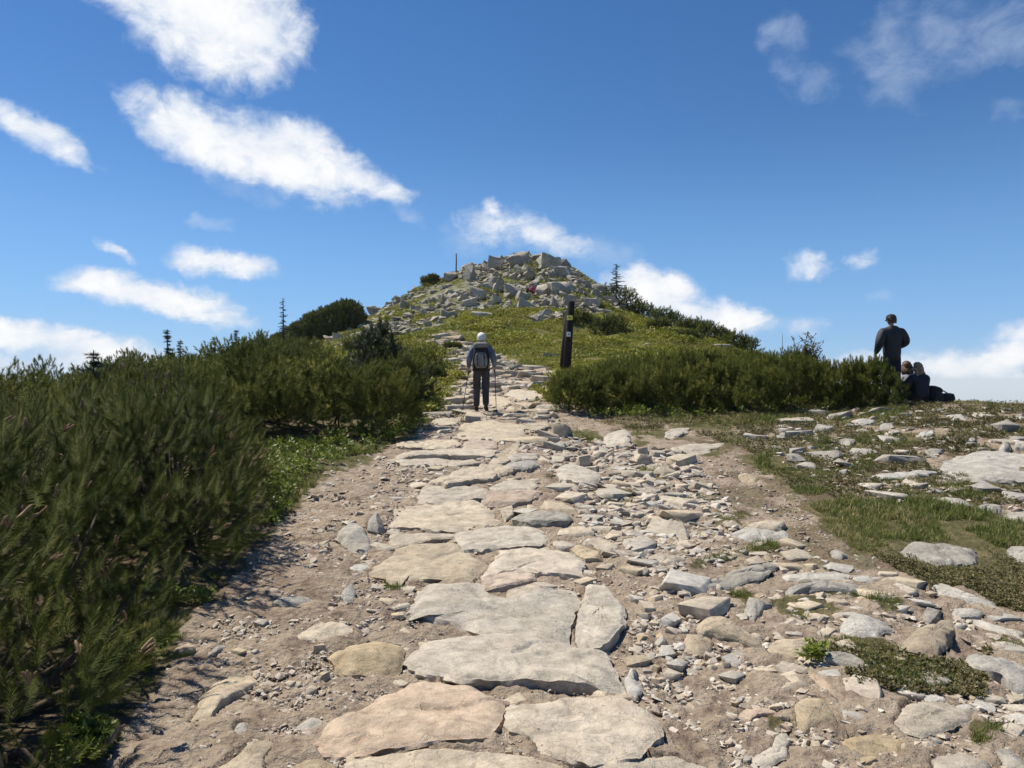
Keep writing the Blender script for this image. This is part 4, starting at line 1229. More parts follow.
for i, (px, py, w_, h_, tl, lab, fl) in enumerate(KEY):
    pool = BFLAT if fl else BOULD
    boulder(px, py, w_ * .9, h_ * 1.05, pool[i % len(pool)], RNG.uniform(-.4, .4), RNG.normal(0, .1), tl, lab)


def field(poly, n, a, b_, label, group, flat=.2, tilt=.35, seed=1):
    rg = np.random.default_rng(seed)
    lo, hi = np.min(poly, 0), np.max(poly, 0)
    k = 0; used = []
    tries = 0
    while k < n and tries < 6000:
        tries += 1
        px, py = rg.uniform(lo[0], hi[0]), rg.uniform(lo[1], hi[1])
        if not inpoly(np.array([px]), np.array([py]), poly)[0]: continue
        w_ = a + (b_ - a) * rg.uniform() ** 1.7
        if any((px - u[0]) ** 2 + ((py - u[1]) * 1.6) ** 2 < ((w_ + u[2]) * .36) ** 2 for u in used): continue
        used.append((px, py, w_))
        fl = rg.uniform() < flat
        pool = BFLAT if fl else BOULD
        boulder(px, py, w_, w_ * (rg.uniform(.3, .5) if fl else rg.uniform(.55, .95)), pool[rg.integers(len(pool))], rg.uniform(0, 6.28), rg.normal(0, tilt), rg.normal(0, tilt), label, group, .25)
        k += 1


field([(445, 276), (470, 266), (496, 258), (520, 253), (560, 258), (582, 276), (590, 290), (560, 296), (540, 286), (500, 276), (470, 280)], 95, 6, 19,
      'grey angular boulder heaped on the crest of the summit', 'boulders on the summit crest', .15, .55, 41)
field([(470, 285), (500, 278), (545, 290), (600, 292), (632, 305), (600, 308), (565, 306), (540, 312), (500, 306), (470, 300)], 62, 6, 19,
      'grey boulder on the steep rock face below the summit crest', 'boulders on the rock face', .25, .4, 42)
field([(440, 280), (425, 283), (380, 303), (350, 318), (330, 332), (400, 332), (440, 325), (470, 310), (460, 292)], 100, 4, 14,
      'small grey rock in the boulder field on the left flank of the summit', 'boulder field on the left flank', .4, .4, 43)
field([(345, 318), (300, 335), (252, 350), (262, 356), (310, 352), (360, 332)], 28, 4, 12,
      'grey rock along the crest of the left ridge', 'rocks along the left ridge', .4, .3, 44)
field([(435, 335), (470, 350), (520, 360), (556, 366), (540, 386), (495, 384), (455, 364)], 8, 6, 18,
      'flat grey stone on the upper path above the walker', 'stones of the upper path', 1.0, .08, 45)
print('boulders', NB)
# ------------------------------------------------------------------ plants
def frames(D, rg):
    """random frames whose third axis is D"""
    n = len(D)
    D = D / (np.linalg.norm(D, axis=1)[:, None] + 1e-9)
    r = rg.normal(size=(n, 3))
    u = r - D * (r * D).sum(1)[:, None]; u /= np.linalg.norm(u, axis=1)[:, None] + 1e-9
    return np.stack([u, np.cross(D, u), D], 2)


def stamp(templates, P, D, S, tints, rg, which=None):
    """copies of small shapes, merged: templates = [(V, F, tintV)]"""
    n = len(P)
    R = frames(D, rg)
    which = rg.integers(0, len(templates), n) if which is None else which
    Vs, Fs, Ts, off = [], [], [], 0
    for k, (tv, tf, tt) in enumerate(templates):
        m_ = which == k
        c = int(m_.sum())
        if not c: continue
        V = np.einsum('nij,mj->nmi', R[m_], tv) * S[m_][:, None, None] + P[m_][:, None]
        Vs.append(V.reshape(-1, 3))
        Fs.append((tf[None] + (np.arange(c) * len(tv))[:, None, None]).reshape(-1, tf.shape[1]) + off)
        Ts.append(np.clip(tints[m_][:, None] + tt[None], 0, 1).ravel())
        off += c * len(tv)
    return np.concatenate(Vs), np.concatenate(Fs), np.concatenate(Ts)


def pine_shoot(n, L, nl, nw, rg, spread=0.9):
    """an upright pine shoot: a brush of needles"""
    V, F, T = [], [], []
    for i in range(n):
        t = (i + rg.uniform()) / n
        a = i * 2.399 + rg.uniform(-.3, .3)
        lean = spread * (1.05 - 0.70 * t ** (3 if n > 100 else 1)) + rg.normal(0, .1)
        d = np.array([math.cos(a) * math.sin(lean), math.sin(a) * math.sin(lean), math.cos(lean)])
        s = np.array([-math.sin(a), math.cos(a), 0])
        b = np.array([0, 0, L * t])
        l = nl * rg.uniform(.75, 1.1)
        V += [b - s * nw, b + s * nw, b + d * l]
        F.append((3 * i, 3 * i + 1, 3 * i + 2))
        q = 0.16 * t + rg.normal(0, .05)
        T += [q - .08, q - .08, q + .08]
    return np.array(V), np.array(F), np.array(T)


_rg = np.random.default_rng(5)
SHOOT_NEAR = [pine_shoot(130, 0.14, 0.044, 0.0015, _rg, 1.05) for _ in range(4)]
SHOOT_MID = [pine_shoot(24, 0.105, 0.080, 0.0062, _rg, 1.2) for _ in range(4)]
SHOOT_FAR = [pine_shoot(12, 0.17, 0.15, 0.022, _rg, 1.25) for _ in range(4)]


def canopy(lobes, heads, per, rg, sig, low=-0.25, upright=0.1, bumpy=1.0):
    """points and directions of shoots on clumped, uneven lobes"""
    L = np.array(lobes, float)
    area = (L[:, 3] * L[:, 4] + L[:, 3] * L[:, 5] + L[:, 4] * L[:, 5])
    pick = rg.choice(len(L), heads, p=area / area.sum())
    D = rg.normal(size=(heads, 3)); D /= np.linalg.norm(D, axis=1)[:, None]
    D[:, 2] = np.where(D[:, 2] < low, -D[:, 2], D[:, 2])
    rf = 1 - np.abs(rg.normal(0, .11, heads)) + (rg.uniform(size=heads) < .22) * rg.uniform(0, .22 * bumpy, heads)
    deep = rg.uniform(size=heads) < .30
    rf = np.where(deep, rg.uniform(.5, .85, heads), rf)
    C = L[pick, :3]
    P = C + D * L[pick, 3:6] * rf[:, None]
    inside = np.zeros(heads, bool)
    for k, l in enumerate(L):
        q = ((P - l[:3]) / l[3:6]); inside |= ((q ** 2).sum(1) < .62) & (pick != k)
    P, D, C = P[~inside], D[~inside], C[~inside]
    N_ = D / np.array([1, 1, 1]); H = len(P)
    tone = 0.40 + 0.24 * fbm(P * 1.6, 2) + rg.normal(0, .17, H)
    bump = 1 + .20 * bumpy * fbm(P * 2.6, 3)
    P = C + (P - C) * bump[:, None]
    up = np.array([0, 0, 1.0])
    axis = D * (.50 if sig > .0685 or upright > .5 else .62) + up * ((.55 if sig > .0685 or upright > .5 else .52) + upright) + rg.normal(0, .26, D.shape); axis /= np.linalg.norm(axis, axis=1)[:, None]
    k = np.tile(np.arange(per) / max(1, per - 1), H)
    P2 = np.repeat(P, per, 0); A2 = np.repeat(axis, per, 0)
    side = rg.normal(size=P2.shape); side -= A2 * (side * A2).sum(1)[:, None]
    side /= np.linalg.norm(side, axis=1)[:, None] + 1e-9
    P2 = P2 + A2 * ((k - .6) * sig * 3.4)[:, None] + side * (sig * .55 * rg.uniform(.2, 1.2, len(P2)) * (1.15 - .6 * k))[:, None]
    Dr = A2 + side * (.85 * (1.15 - k))[:, None]
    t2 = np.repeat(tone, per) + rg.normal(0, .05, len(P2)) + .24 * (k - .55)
    return P2, Dr, t2, P, D


def pine_bush(label, lobes, heads, per, level, group=None, base=None, stems=9, seed=1, sig=.10, mat='needle', scale=1.0, buds=0, cat='pine bush', low=-.25, name='dwarf_pine', upright=.1, clump=0, csize=.34, bumpy=1.0):
    rg = np.random.default_rng(seed)
    L = np.array(lobes, float)
    if base is None: base = (float(L[:, 0].mean()), float(L[:, 1].mean()))
    b3 = np.array([base[0], base[1], gz(*base)])
    root = empty(name, b3, label, cat, group)
    if clump:
        ex = []
        for _ in range(clump):
            l = L[rg.integers(len(L))]; u = rg.normal(size=3); u /= np.linalg.norm(u); u[2] = abs(u[2]) * .9 + .05
            r_ = rg.uniform(.45, 1.0) * csize
            c_ = l[:3] + u * l[3:6] * rg.uniform(.80, 1.02)
            ex.append((c_[0], c_[1], c_[2], r_, r_, r_ * rg.uniform(.8, 1.25)))
        lobes = [tuple(q) for q in L] + ex
    P, D, t, H, HD = canopy(lobes, heads, per, rg, sig, low, upright, bumpy)
    ok = P[:, 2] > ground_z(P[:, 0], P[:, 1]) + .02
    P, D, t = P[ok], D[ok], t[ok]
    S = scale * rg.uniform(.7, 1.25, len(P))
    tpl = {'near': SHOOT_NEAR, 'mid': SHOOT_MID, 'far': SHOOT_FAR}[level]
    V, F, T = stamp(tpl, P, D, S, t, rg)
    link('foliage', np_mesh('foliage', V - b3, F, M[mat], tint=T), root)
    mb = MB()
    hs = rg.choice(len(H), min(stems, len(H)), replace=False)
    for k in hs:                                   # crooked limbs that leave the root low and curve up
        e = H[k] - b3
        a = np.array([e[0] * .12 + rg.normal(0, .05), e[1] * .12 + rg.normal(0, .05), -.04])
        c = np.array([e[0] * .7, e[1] * .7, e[2] * .22 + .05])
        pts = [a * (1 - u) ** 2 + 2 * c * u * (1 - u) + e * u * u + rg.normal(0, .02, 3) * (0 < u < 1) for u in np.linspace(0, 1, 7)]
        r0 = rg.uniform(.014, .028) * (1.0 if level == 'near' else 1.3)
        mb.tube(pts, np.linspace(r0, r0 * .35, 7), 6 if level == 'near' else 4)
    if level == 'near':
        An = D / np.linalg.norm(D, axis=1)[:, None]
        tw = np.array([[.004, 0, 0], [-.002, .0035, 0], [-.002, -.0035, 0], [.0065, .01, -.20], [-.003, .016, -.20], [-.003, .004, -.20]]); tf = np.array([[0, 1, 4], [0, 4, 3], [1, 2, 5], [1, 5, 4], [2, 0, 3], [2, 3, 5]])
        V2, F2, _t = stamp([(tw, tf, np.zeros(6))], P + An * .05, An + rg.normal(0, .12, An.shape), rg.uniform(.8, 1.3, len(P)), np.zeros(len(P)), rg)
        mb.add(V2, None, F2)
        for k in rg.choice(len(H), min(26, len(H)), replace=False):
            e = H[k] - b3; e = np.array([e[0] * 1.02, e[1] * 1.02, e[2] * rg.uniform(.25, .6)]); a = e * (.45, .45, .6)
            mb.tube([a, (a + e) / 2 + rg.normal(0, .03, 3), e], [.009, .006, .003], 5)
    mb.build('branch', M['bark'], root)
    if buds:
        k = rg.choice(len(P), min(buds, len(P)), replace=False)
        k = k[D[k][:, 2] > .3]
        an = np.arange(5) / 5 * 2 * np.pi
        bv = np.concatenate([np.stack([np.cos(an) * r_, np.sin(an) * r_, np.full(5, z_)], 1) for z_, r_ in ((-.01, .005), (.008, .0062), (.028, .006), (.040, .0045))] + [[[0, 0, .046]]])
        bf = [(a_ * 5 + q, a_ * 5 + (q + 1) % 5, (a_ + 1) * 5 + q) for a_ in range(3) for q in range(5)] + [(a_ * 5 + (q + 1) % 5, (a_ + 1) * 5 + (q + 1) % 5, (a_ + 1) * 5 + q) for a_ in range(3) for q in range(5)] + [(15 + q, 15 + (q + 1) % 5, 20) for q in range(5)]
        bf = np.array(bf)
        Dn = D[k] / np.linalg.norm(D[k], axis=1)[:, None]
        tips = P[k] + Dn * (.125 * S[k])[:, None]
        pts = np.concatenate([tips + rg.normal(0, .011, tips.shape) for _ in range(3)])
        dd = np.concatenate([Dn + rg.normal(0, .25, Dn.shape) for _ in range(3)])
        V, F, T = stamp([(bv, bf, np.zeros(len(bv)))], pts, dd, rg.uniform(.7, 1.25, len(pts)), np.full(len(pts), .5), rg)
        link('bud', np_mesh('bud', V - b3, F, M['bud']), root)['kind'] = 'stuff'
    return root


def lobe(x, y, rx, ry, h, dz=0.0):
    """a lobe standing on the ground, h high"""
    return (x, y, gz(x, y) + dz + h * .38, rx, ry, h * .62)


# the thicket along the left side of the path
pine_bush('nearest dwarf pine in the lower left corner, with brown buds on its shoots', [lobe(-2.7, 3.2, .72, .85, .86), lobe(-2.95, 2.7, .85, .8, .75), lobe(-2.25, 2.65, .34, .6, .42), lobe(-2.5, 3.9, .45, .6, .9), lobe(-2.2, 3.3, .32, .5, .48), lobe(-2.0, 2.8, .27, .5, .36), lobe(-2.35, 2.35, .4, .4, .4), lobe(-1.95, 3.4, .25, .45, .34), lobe(-1.75, 2.6, .22, .35, .26)],
          760, 4, 'near', seed=11, low=-.6, buds=130, stems=34, sig=.068, scale=1.0, clump=12)
pine_bush('tall dwarf pine behind the nearest one at the left edge, level with the horizon', [lobe(-3.7, 4.9, 1.05, 1.0, .86), lobe(-3.1, 4.4, .6, .7, .82), lobe(-4.3, 5.4, 1.0, 1.0, .92)],
          520, 4, 'near', seed=12, low=-.5, buds=110, stems=22, sig=.068, scale=1.0, clump=12)
pine_bush('dwarf pine whose dark shaded side meets the soil left of the path', [lobe(-2.8, 5.6, .72, .9, .92), lobe(-2.65, 6.4, .42, .7, .8), lobe(-3.2, 6.2, .85, .9, 1.1), lobe(-2.28, 5.0, .33, .55, .5), lobe(-2.4, 5.9, .33, .6, .55)],
          760, 4, 'near', seed=13, low=-.6, buds=70, stems=40, sig=.068, scale=1.0, clump=14)
pine_bush('dwarf pine beyond the shaded one, at the grassy verge', [lobe(-3.5, 7.6, .75, .8, .72), lobe(-4.2, 7.4, .9, .9, .95), lobe(-3.0, 7.2, .4, .5, .5)],
          420, 4, 'near', seed=14, low=-.5, stems=18, sig=.07, scale=1.05, clump=9)
pine_bush('big dwarf pine beside the path just left of the walker', [lobe(-2.5, 12.2, .85, .9, 1.0), lobe(-3.3, 12.4, 1.0, 1.0, 1.15), lobe(-2.05, 12.6, .45, .7, .7), lobe(-3.9, 11.9, .7, .8, .9), lobe(-2.15, 13.4, .5, .7, .8)],
          900, 7, 'mid', seed=15, mat='needle_far', stems=12, sig=.075, low=-.5, scale=.85, clump=16, csize=.42)
pine_bush('dwarf pine left of the big one, behind the grassy verge', [lobe(-4.6, 11.2, .9, .9, .85), lobe(-5.4, 11.0, .9, .9, .9), lobe(-4.4, 12.6, .9, .9, 1.1)],
          760, 7, 'mid', seed=16, mat='needle_far', stems=8, sig=.08, scale=.85, clump=12, csize=.42)
for k, (x, y, r, h, lab) in enumerate([
        (-5.3, 8.2, 1.1, .7, 'mid green dwarf pine behind the tall one at the left edge'), (-6.5, 10.2, 1.3, .82, 'dwarf pine in the middle of the left thicket under the small spruce'),
        (-7.0, 13.5, 1.5, 1.0, 'wide dwarf pine in the second row of the left thicket'), (-8.8, 11.8, 1.5, .6, 'dwarf pine on the horizon at the far left edge'),
        (-5.4, 15.2, 1.5, 1.05, 'dwarf pine behind the one at the grassy verge'), (-9.2, 17.0, 1.7, .85, 'dwarf pine below the row of small spruces on the left'),
        (-3.4, 15.4, 1.0, .8, 'low dwarf pine under the dark young spruce by the path'), (-6.6, 19.0, 1.8, 1.0, 'broad dwarf pine at the top of the left thicket'),
        (-11.5, 21.0, 2.0, .9, 'dwarf pine on the left skyline below the tallest spruce there'), (-9.0, 24.0, 2.1, 1.2, 'dwarf pine on the left skyline beside the leaning spruce'),
        (-12.5, 28.0, 2.4, 1.2, 'dwarf pine farther up the left skyline'), (-10.5, 33.0, 2.4, 1.3, 'dwarf pine just below the bare topped spruce on the left skyline')]):
    rg_ = np.random.default_rng(300 + k)
    lb = [lobe(x + rg_.normal(0, .45) * r, y + rg_.normal(0, .35) * r, r * rg_.uniform(.55, .8), r * rg_.uniform(.55, .8), h * rg_.uniform(.8, 1.05)) for _ in range(4)]
    far = y > 18
    pine_bush(lab, lb, int(330 + 90 * r), 7 if not far else 6, 'mid' if not far else 'far', 'dwarf pines of the left thicket', seed=100 + k, mat='needle_far', stems=5, sig=.12 if not far else .17, scale=.95 if not far else .75, clump=8, csize=.30 * r)
# the low wide thicket on the right of the path
for k, (px, w, h, lab) in enumerate([
        (576, .55, .66, 'low dwarf pine at the left end of the right thicket, by the path'), (616, .68, .76, 'dwarf pine second from the left end of the right thicket'),
        (660, .70, .84, 'dwarf pine of the right thicket below the green slope'), (706, .70, .90, 'dwarf pine in the middle of the right thicket'),
        (750, .70, .96, 'dwarf pine of the right thicket with yellowish foliage at its foot'), (795, .72, 1.02, 'tallest dwarf pine of the right thicket, below the bare shrub'),
        (838, .60, .92, 'dwarf pine of the right thicket left of the standing man'), (870, .36, .74, 'small dwarf pine at the right end of the thicket hiding the standing man\'s legs')]):
    rg_ = np.random.default_rng(500 + k)
    q = hit(px, 414 - (px > 770) * 4 - (px > 860) * 3)
    x, y = q[0] * 1.03, q[1] + .45 + .2
    if px == 870: y -= .45; x = (870 - CX) / FPX * y
    if px == 838: y -= .1
    lb = [lobe(x, y, w * .9, .8, h * .95), lobe(x + rg_.uniform(-.3, .3), y + .9, w, .8, h), lobe(x - .3 * w, y - .2, w * .5, .5, h * .8), lobe(x + .4 * w, y - .1, w * .5, .5, h * .75)]
    if px > 830: lb = lb[:1] + lb[2:]
    pine_bush(lab, lb, 760, 6, 'mid', 'dwarf pines of the right thicket', seed=200 + k, mat='needle_far', stems=6, sig=.055, low=-.6, scale=.72, upright=.7, clump=11, csize=.34)
for k, (px, y, w, h, lab) in enumerate([(640, 19.5, 1.2, .65, 'dwarf pine behind the left part of the right thicket'), (715, 19.5, 1.3, .75, 'dwarf pine behind the middle of the right thicket'), (780, 18.6, 1.0, .85, 'dwarf pine behind the tallest one of the right thicket')]):
    x = (px - CX) / FPX * y
    pine_bush(lab, [lobe(x, y, w, .8, h), lobe(x + .6, y + .3, w * .6, .7, h * 1.05), lobe(x - .7, y, w * .6, .7, h * .9)], 340, 7, 'mid', 'dwarf pines of the right thicket', seed=260 + k, mat='needle_far', stems=5, sig=.10, scale=1.05)
# up on the hill
def hill_bush(px, py, w, h, label, seed, group=None, mat='needle_far', heads=150):
    """px, py: foot; w, h in pixels as seen"""
    q = hit(px, py)
    k = 0
    while q is None and k < 40: k += 1; q = hit(px, py + k)
    d = q[1]; r = w / FPX * d / 2; hh = h / FPX * d
    rg_ = np.random.default_rng(seed)
    n = max(2, int(w / h * 1.4))
    lb = []
    for i in range(n):
        f = (i + .5) / n * 2 - 1
        x = q[0] + f * r * .72; y = q[1] + rg_.normal(0, .15) * r + .3
        lb.append(lobe(x, y, r / n * 1.7, max(r / n * 1.5, hh * .5), hh * (1 - .25 * abs(f)) * rg_.uniform(.88, 1.08)))
    return pine_bush(label, lb, heads, 6, 'far', group, seed=seed, mat=mat, stems=4, sig=min(.2, r * .14), scale=max(.35, min(.95, d / 55)), low=-.5)


q_ = hit(322, 331)
pine_bush('large dark rounded dwarf pine standing on the left ridge skyline', [lobe((px - CX) / FPX * 57, 57 + .3 * k, 1.45, 1.5, h) for k, (px, h) in enumerate([(288, 1.3), (302, 1.75), (316, 2.1), (330, 2.25), (343, 2.15), (281, .9)])],
          4200, 5, 'far', seed=71, mat='needle', stems=6, sig=.10, scale=1.0, low=-.6, bumpy=.25)
hill_bush(610, 335, 32, 19, 'small dark round bush alone on the green slope right of the trail posts', 72, mat='needle')
hill_bush(580, 326, 34, 12, 'flat dark bush on the green slope just right of the trail posts', 73)
for k, (px, py, w, h, lab) in enumerate([
        (622, 307, 28, 22, 'dark dwarf pine at the foot of the lone spruce on the right shoulder'), (645, 316, 26, 15, 'dwarf pine next down the right skyline from the lone spruce'), (668, 324, 28, 16, 'dwarf pine on the upper part of the right skyline'),
        (692, 332, 30, 17, 'dwarf pine on the middle of the right skyline'), (716, 342, 30, 16, 'dwarf pine low on the right skyline'), (740, 350, 30, 14, 'dwarf pine at the lower end of the right skyline'),
        (660, 331, 26, 9, 'low dwarf pine in front of the right skyline row, upper one'), (690, 341, 28, 8, 'low dwarf pine in front of the right skyline row, lower one')]):
    hill_bush(px, py, w, h, lab, 80 + k, 'dwarf pines on the right skyline')
for k, (px, py, w, h, lab) in enumerate([
        (360, 352, 50, 13, 'low dwarf pine on the green slope under the left rocks'), (415, 372, 60, 26, 'bright green low bush left of the walker\'s shoulder'), (300, 357, 44, 12, 'low dwarf pine below the end of the left ridge'),
        (255, 362, 50, 18, 'dwarf pine on the left ridge below the bare topped spruce'), (430, 382, 30, 12, 'small low bush at the edge of the upper path'), (452, 352, 14, 7, 'tiny bush beside the upper path above the walker'), (430, 281, 15, 7, 'dark dwarf pine on the skyline left of the summit post')]):
    hill_bush(px, py, w, h, lab, 90 + k, mat='needle_far', heads=170)


# spruces
def spruce(px, foot, top, wpx, label, d=None, seed=1, bare=0.0, group=None, thin=1.0, dense=1):
    rg = np.random.default_rng(seed)
    if d is None:
        q = hit(px, foot); k = 0
        while q is None and k < 60: k += 1; q = hit(px, foot + k)
        d = q[1]
    x = (px - CX) / FPX * d
    zb = gz(x, d) - .1
    H = (HY - top) / FPX * d + EYE - zb
    R = wpx / FPX * d / 2
    root = empty('spruce', (x, d, zb), label, 'spruce tree', group)
    mb = MB(); mb.tube([(0, 0, 0), (.02, 0, H * .5), (0, .01, H)], [max(.03, H * .022), H * .014, .008], 6); mb.build('trunk', M['bark'], root)
    P, D, t = [], [], []
    z = H * bare
    step = max(.10, H * .035) / dense
    br = MB()
    while z < H * .99:
        f = (z / H - bare) / (1 - bare)
        rr = R * (1 - f) ** .8 * rg.uniform(.65, 1.1) + .04
        for a in np.arange(0, 6.28, 1.0) + rg.uniform(0, 6, 7)[:7]:
            if rg.uniform() > thin * (.75 + .4 * math.sin(a + seed + z * 1.7 / H)): continue
            r2 = rr * rg.uniform(.45, 1.25)
            zz = z; z = z + rg.uniform(-.5, .5) * step
            br.tube([(0, 0, z), (math.cos(a) * r2 * .6, math.sin(a) * r2 * .6, z - r2 * .12), (math.cos(a) * r2, math.sin(a) * r2, z - r2 * .08)], [.012, .008, .004], 3)
            for u in np.arange(.15, 1.0, .11 / max(r2, .12)):
                for sgn in (-1, 1):
                    P.append((math.cos(a) * r2 * u, math.sin(a) * r2 * u, z - r2 * .14 * u))
                    D.append((math.cos(a + sgn * .8), math.sin(a + sgn * .8), -.05 + .35 * u)); t.append(.35 + .25 * f + rg.normal(0, .12))
            z = zz
        z += step * rg.uniform(.8, 1.2)
    br.build('branch', M['bark'], root)
    P, D, t = np.array(P), np.array(D), np.array(t)
    V, F, T = stamp(SHOOT_MID, P, D, np.full(len(P), .85) * rg.uniform(.7, 1.2, len(P)), t, rg)
    link('crown', np_mesh('crown', V, F, M['spruce'], tint=T), root)
    return root


spruce(616, 306, 264, 24, 'lone thin spruce with a dense top and bare trunk on the right shoulder', seed=1, bare=.45, thin=.75)
spruce(606, 300, 282, 14, 'short straggly spruce left of the lone thin spruce', seed=2, thin=.5)
spruce(283, 326, 297, 17, 'thin bare topped spruce on the left skyline by the rounded pine', d=50, seed=3, thin=.55)
pine_bush('dark peaked young pine with a broad skirt beside the upper path', [lobe(-3.1, 17, .5, .5, 1.75), lobe(-2.75, 17.1, .6, .6, 1.25), lobe(-3.5, 17, .6, .6, 1.2), lobe(-2.35, 17.2, .5, .6, .85), lobe(-3.05, 17, .25, .25, 2.0)],
          620, 7, 'mid', seed=55, mat='spruce', stems=6, sig=.08, scale=.9, low=-.5, clump=10, csize=.3)
spruce(167, 362, 329, 22, 'thin dark spruce, tallest on the left skyline', d=24, seed=6, thin=.7)
spruce(180, 364, 339, 15, 'small spruce just right of the tallest one on the left skyline', d=26, seed=8, thin=.6)
spruce(214, 358, 336, 24, 'leaning bushy spruce on the left skyline', d=28, seed=9, thin=.8)
spruce(236, 350, 330, 24, 'bushy spruce right of the leaning bushy one on the left skyline', d=32, seed=10, thin=.85)
spruce(93, 384, 350, 34, 'broad young spruce among the dwarf pines at far left', d=12, seed=11, thin=.9)


# bare shrub and dry stalk behind the right thicket
def twig_shrub(px, top, d, label, seed, n, spread):
    rg = np.random.default_rng(seed)
    x = (px - CX) / FPX * d; zb = gz(x, d)
    H = (HY - top) / FPX * d + EYE - zb
    root = empty('shrub', (x, d, zb), label, 'shrub')
    mb = MB(); P = []; D = []
    for k in range(n):
        a = rg.uniform(0, 6.28); s = rg.uniform(.2, 1) * spread; h = H * rg.uniform(.72, 1)
        p = [np.array([0, 0, 0]), np.array([math.cos(a) * s * .3, math.sin(a) * s * .3, h * .55]), np.array([math.cos(a) * s, math.sin(a) * s, h])]
        mb.tube(p, [.014, .009, .004], 4)
        for _ in range(8 if n > 2 else 0):
            u = rg.uniform(.5, 1); b = p[1] + (p[2] - p[1]) * (u - .5) * 2
            e = b + np.array([rg.normal(0, .16), rg.normal(0, .16), rg.uniform(.05, .22)])
            mb.tube([b, e], [.006, .003], 3)
            for w_ in (0.5, .8, 1): P.append(b + (e - b) * w_); D.append(rg.normal(size=3))
    mb.build('stem', M['bark'], root)
    if P:
        lf = np.array([[-.012, 0, 0], [.012, 0, 0], [.014, 0, .03], [0, 0, .045], [-.014, 0, .03]]); ff = np.array([[0, 1, 2], [0, 2, 4], [4, 2, 3]])
        V, F, T = stamp([(lf, ff, np.zeros(5))], np.array(P), np.array(D), np.full(len(P), 1.0), rg.uniform(.2, .9, len(P)), rg)
        link('leaves', np_mesh('leaves', V, F, M['heather'], tint=T), root)


twig_shrub(803, 336, 16.6, 'nearly bare twiggy shrub rising above the right thicket', 3, 12, .42)
twig_shrub(781, 333, 17.0, 'single dry stalk left of the twiggy shrub', 4, 2, .06)


# --- ground cover nobody could count
LEAF = []
for k in range(3):
    V, F, T = [], [], []
    for i in range(11):
        a = _rg.uniform(0, 6.28); el_ = _rg.uniform(.1, 1.1); z = _rg.uniform(.2, 1.0)
        r0 = (1.1 - z) * .45 + .15
        c = np.array([math.cos(a) * r0, math.sin(a) * r0, z])
        dx = np.array([math.cos(a) * math.cos(el_), math.sin(a) * math.cos(el_), math.sin(el_)]) * .30
        sx = np.array([-math.sin(a), math.cos(a), 0]) * .13
        n = len(V); V += [c - dx * .4, c + sx, c + dx, c - sx]; F += [(n, n + 1, n + 2), (n, n + 2, n + 3)]
        q = _rg.normal(0, .12) + (z - .6) * .3; T += [q - .1, q, q + .1, q]
    LEAF.append((np.array(V), np.array(F), np.array(T)))
BLADE = []
for k in range(4):
    V, F, T = [], [], []
    for i in range(12):
        a = _rg.uniform(0, 6.28); ln = _rg.uniform(.5, 1.1); be = _rg.uniform(.15, .75)
        b = np.array([_rg.normal(0, .16), _rg.normal(0, .16), 0]); w_ = .022
        s = np.array([-math.sin(a), math.cos(a), 0]) * w_
        o_ = np.array([math.cos(a), math.sin(a), 0])
        m1 = b + o_ * be * .3 * ln + np.array([0, 0, .6 * ln]); e = b + o_ * be * ln + np.array([0, 0, .95 * ln * (1 - .35 * be)])
        n = len(V); V += [b - s, b + s, m1 + s * .8, m1 - s * .8, e]; F += [(n, n + 1, n + 2), (n, n + 2, n + 3), (n + 3, n + 2, n + 4)]
        q = _rg.normal(0, .12); T += [q - .12, q - .12, q, q, q + .12]
    BLADE.append((np.array(V), np.array(F), np.array(T)))


def pts_in(polys, n, rg, near=2.4, far=26.0, ext=(0, 1024)):
    """random ground points inside outlines seen in the photograph, even on the picture"""
    X, Y = [], []
    for poly in polys:
        lo, hi = np.min(poly, 0), np.max(poly, 0)
        m_ = int(n * max(20.0, np.prod(hi - lo)) / sum(max(20.0, np.prod(np.ptp(p_, axis=0))) for p_ in polys)) * 2
        px = rg.uniform(lo[0], hi[0], m_); py = rg.uniform(lo[1], hi[1], m_)
        k = inpoly(px, py, poly); px, py = px[k], py[k]
        d = depths(px, py); k = np.isfinite(d) & (d > near) & (d < far); px, d = px[k], d[k]
        X.append((px - CX) / FPX * d); Y.append(d)
    return np.concatenate(X), np.concatenate(Y)


def clear_of_stones(x, y):
    k = np.ones(len(x), bool)
    for f in FEET:
        if len(f) == 4: k &= ~((((x - f[0]) / (f[2] * .9)) ** 2 + ((y - f[1]) / (f[3] * .9)) ** 2) < 1)
    return k


def grass():
    rg = np.random.default_rng(61)
    x, y = pts_in(GRASS, 15000, rg)
    x2, y2 = pts_in([PLAIN], 9000, rg)
    m2 = masks(x2, y2, ground_z(x2, y2)); k = (m2['grass'] > rg.uniform(.2, 1, len(x2)))
    x, y = np.concatenate([x, x2[k]]), np.concatenate([y, y2[k]])
    # a few tufts along the path edge
    jx = fbm2(x, y, .35, 3, 44.); k = (jx > -.10) & clear_of_stones(x, y)
    x, y = x[k], y[k]
    z = ground_z(x, y)
    s = (.05 + .08 * rg.uniform(size=len(x)) ** 3) * np.clip(.7 + .5 * fbm2(x, y, .8, 2, 45.), .45, 1.4) * np.clip(y / 7, .75, 1.7)
    D = np.stack([rg.normal(0, .2, len(x)) + .1, rg.normal(0, .2, len(x)), np.ones(len(x))], 1)
    t = .40 + .30 * fbm2(x, y, .7, 3, 46.) + rg.normal(0, .12, len(x)) + (rg.uniform(size=len(x)) < .25) * .40
    V, F, T = stamp(BLADE, np.stack([x, y, z - .005], 1), D, s, t, rg)
    tag(link('grass', np_mesh('grass', V, F, M['grass'], tint=T)), kind='stuff')


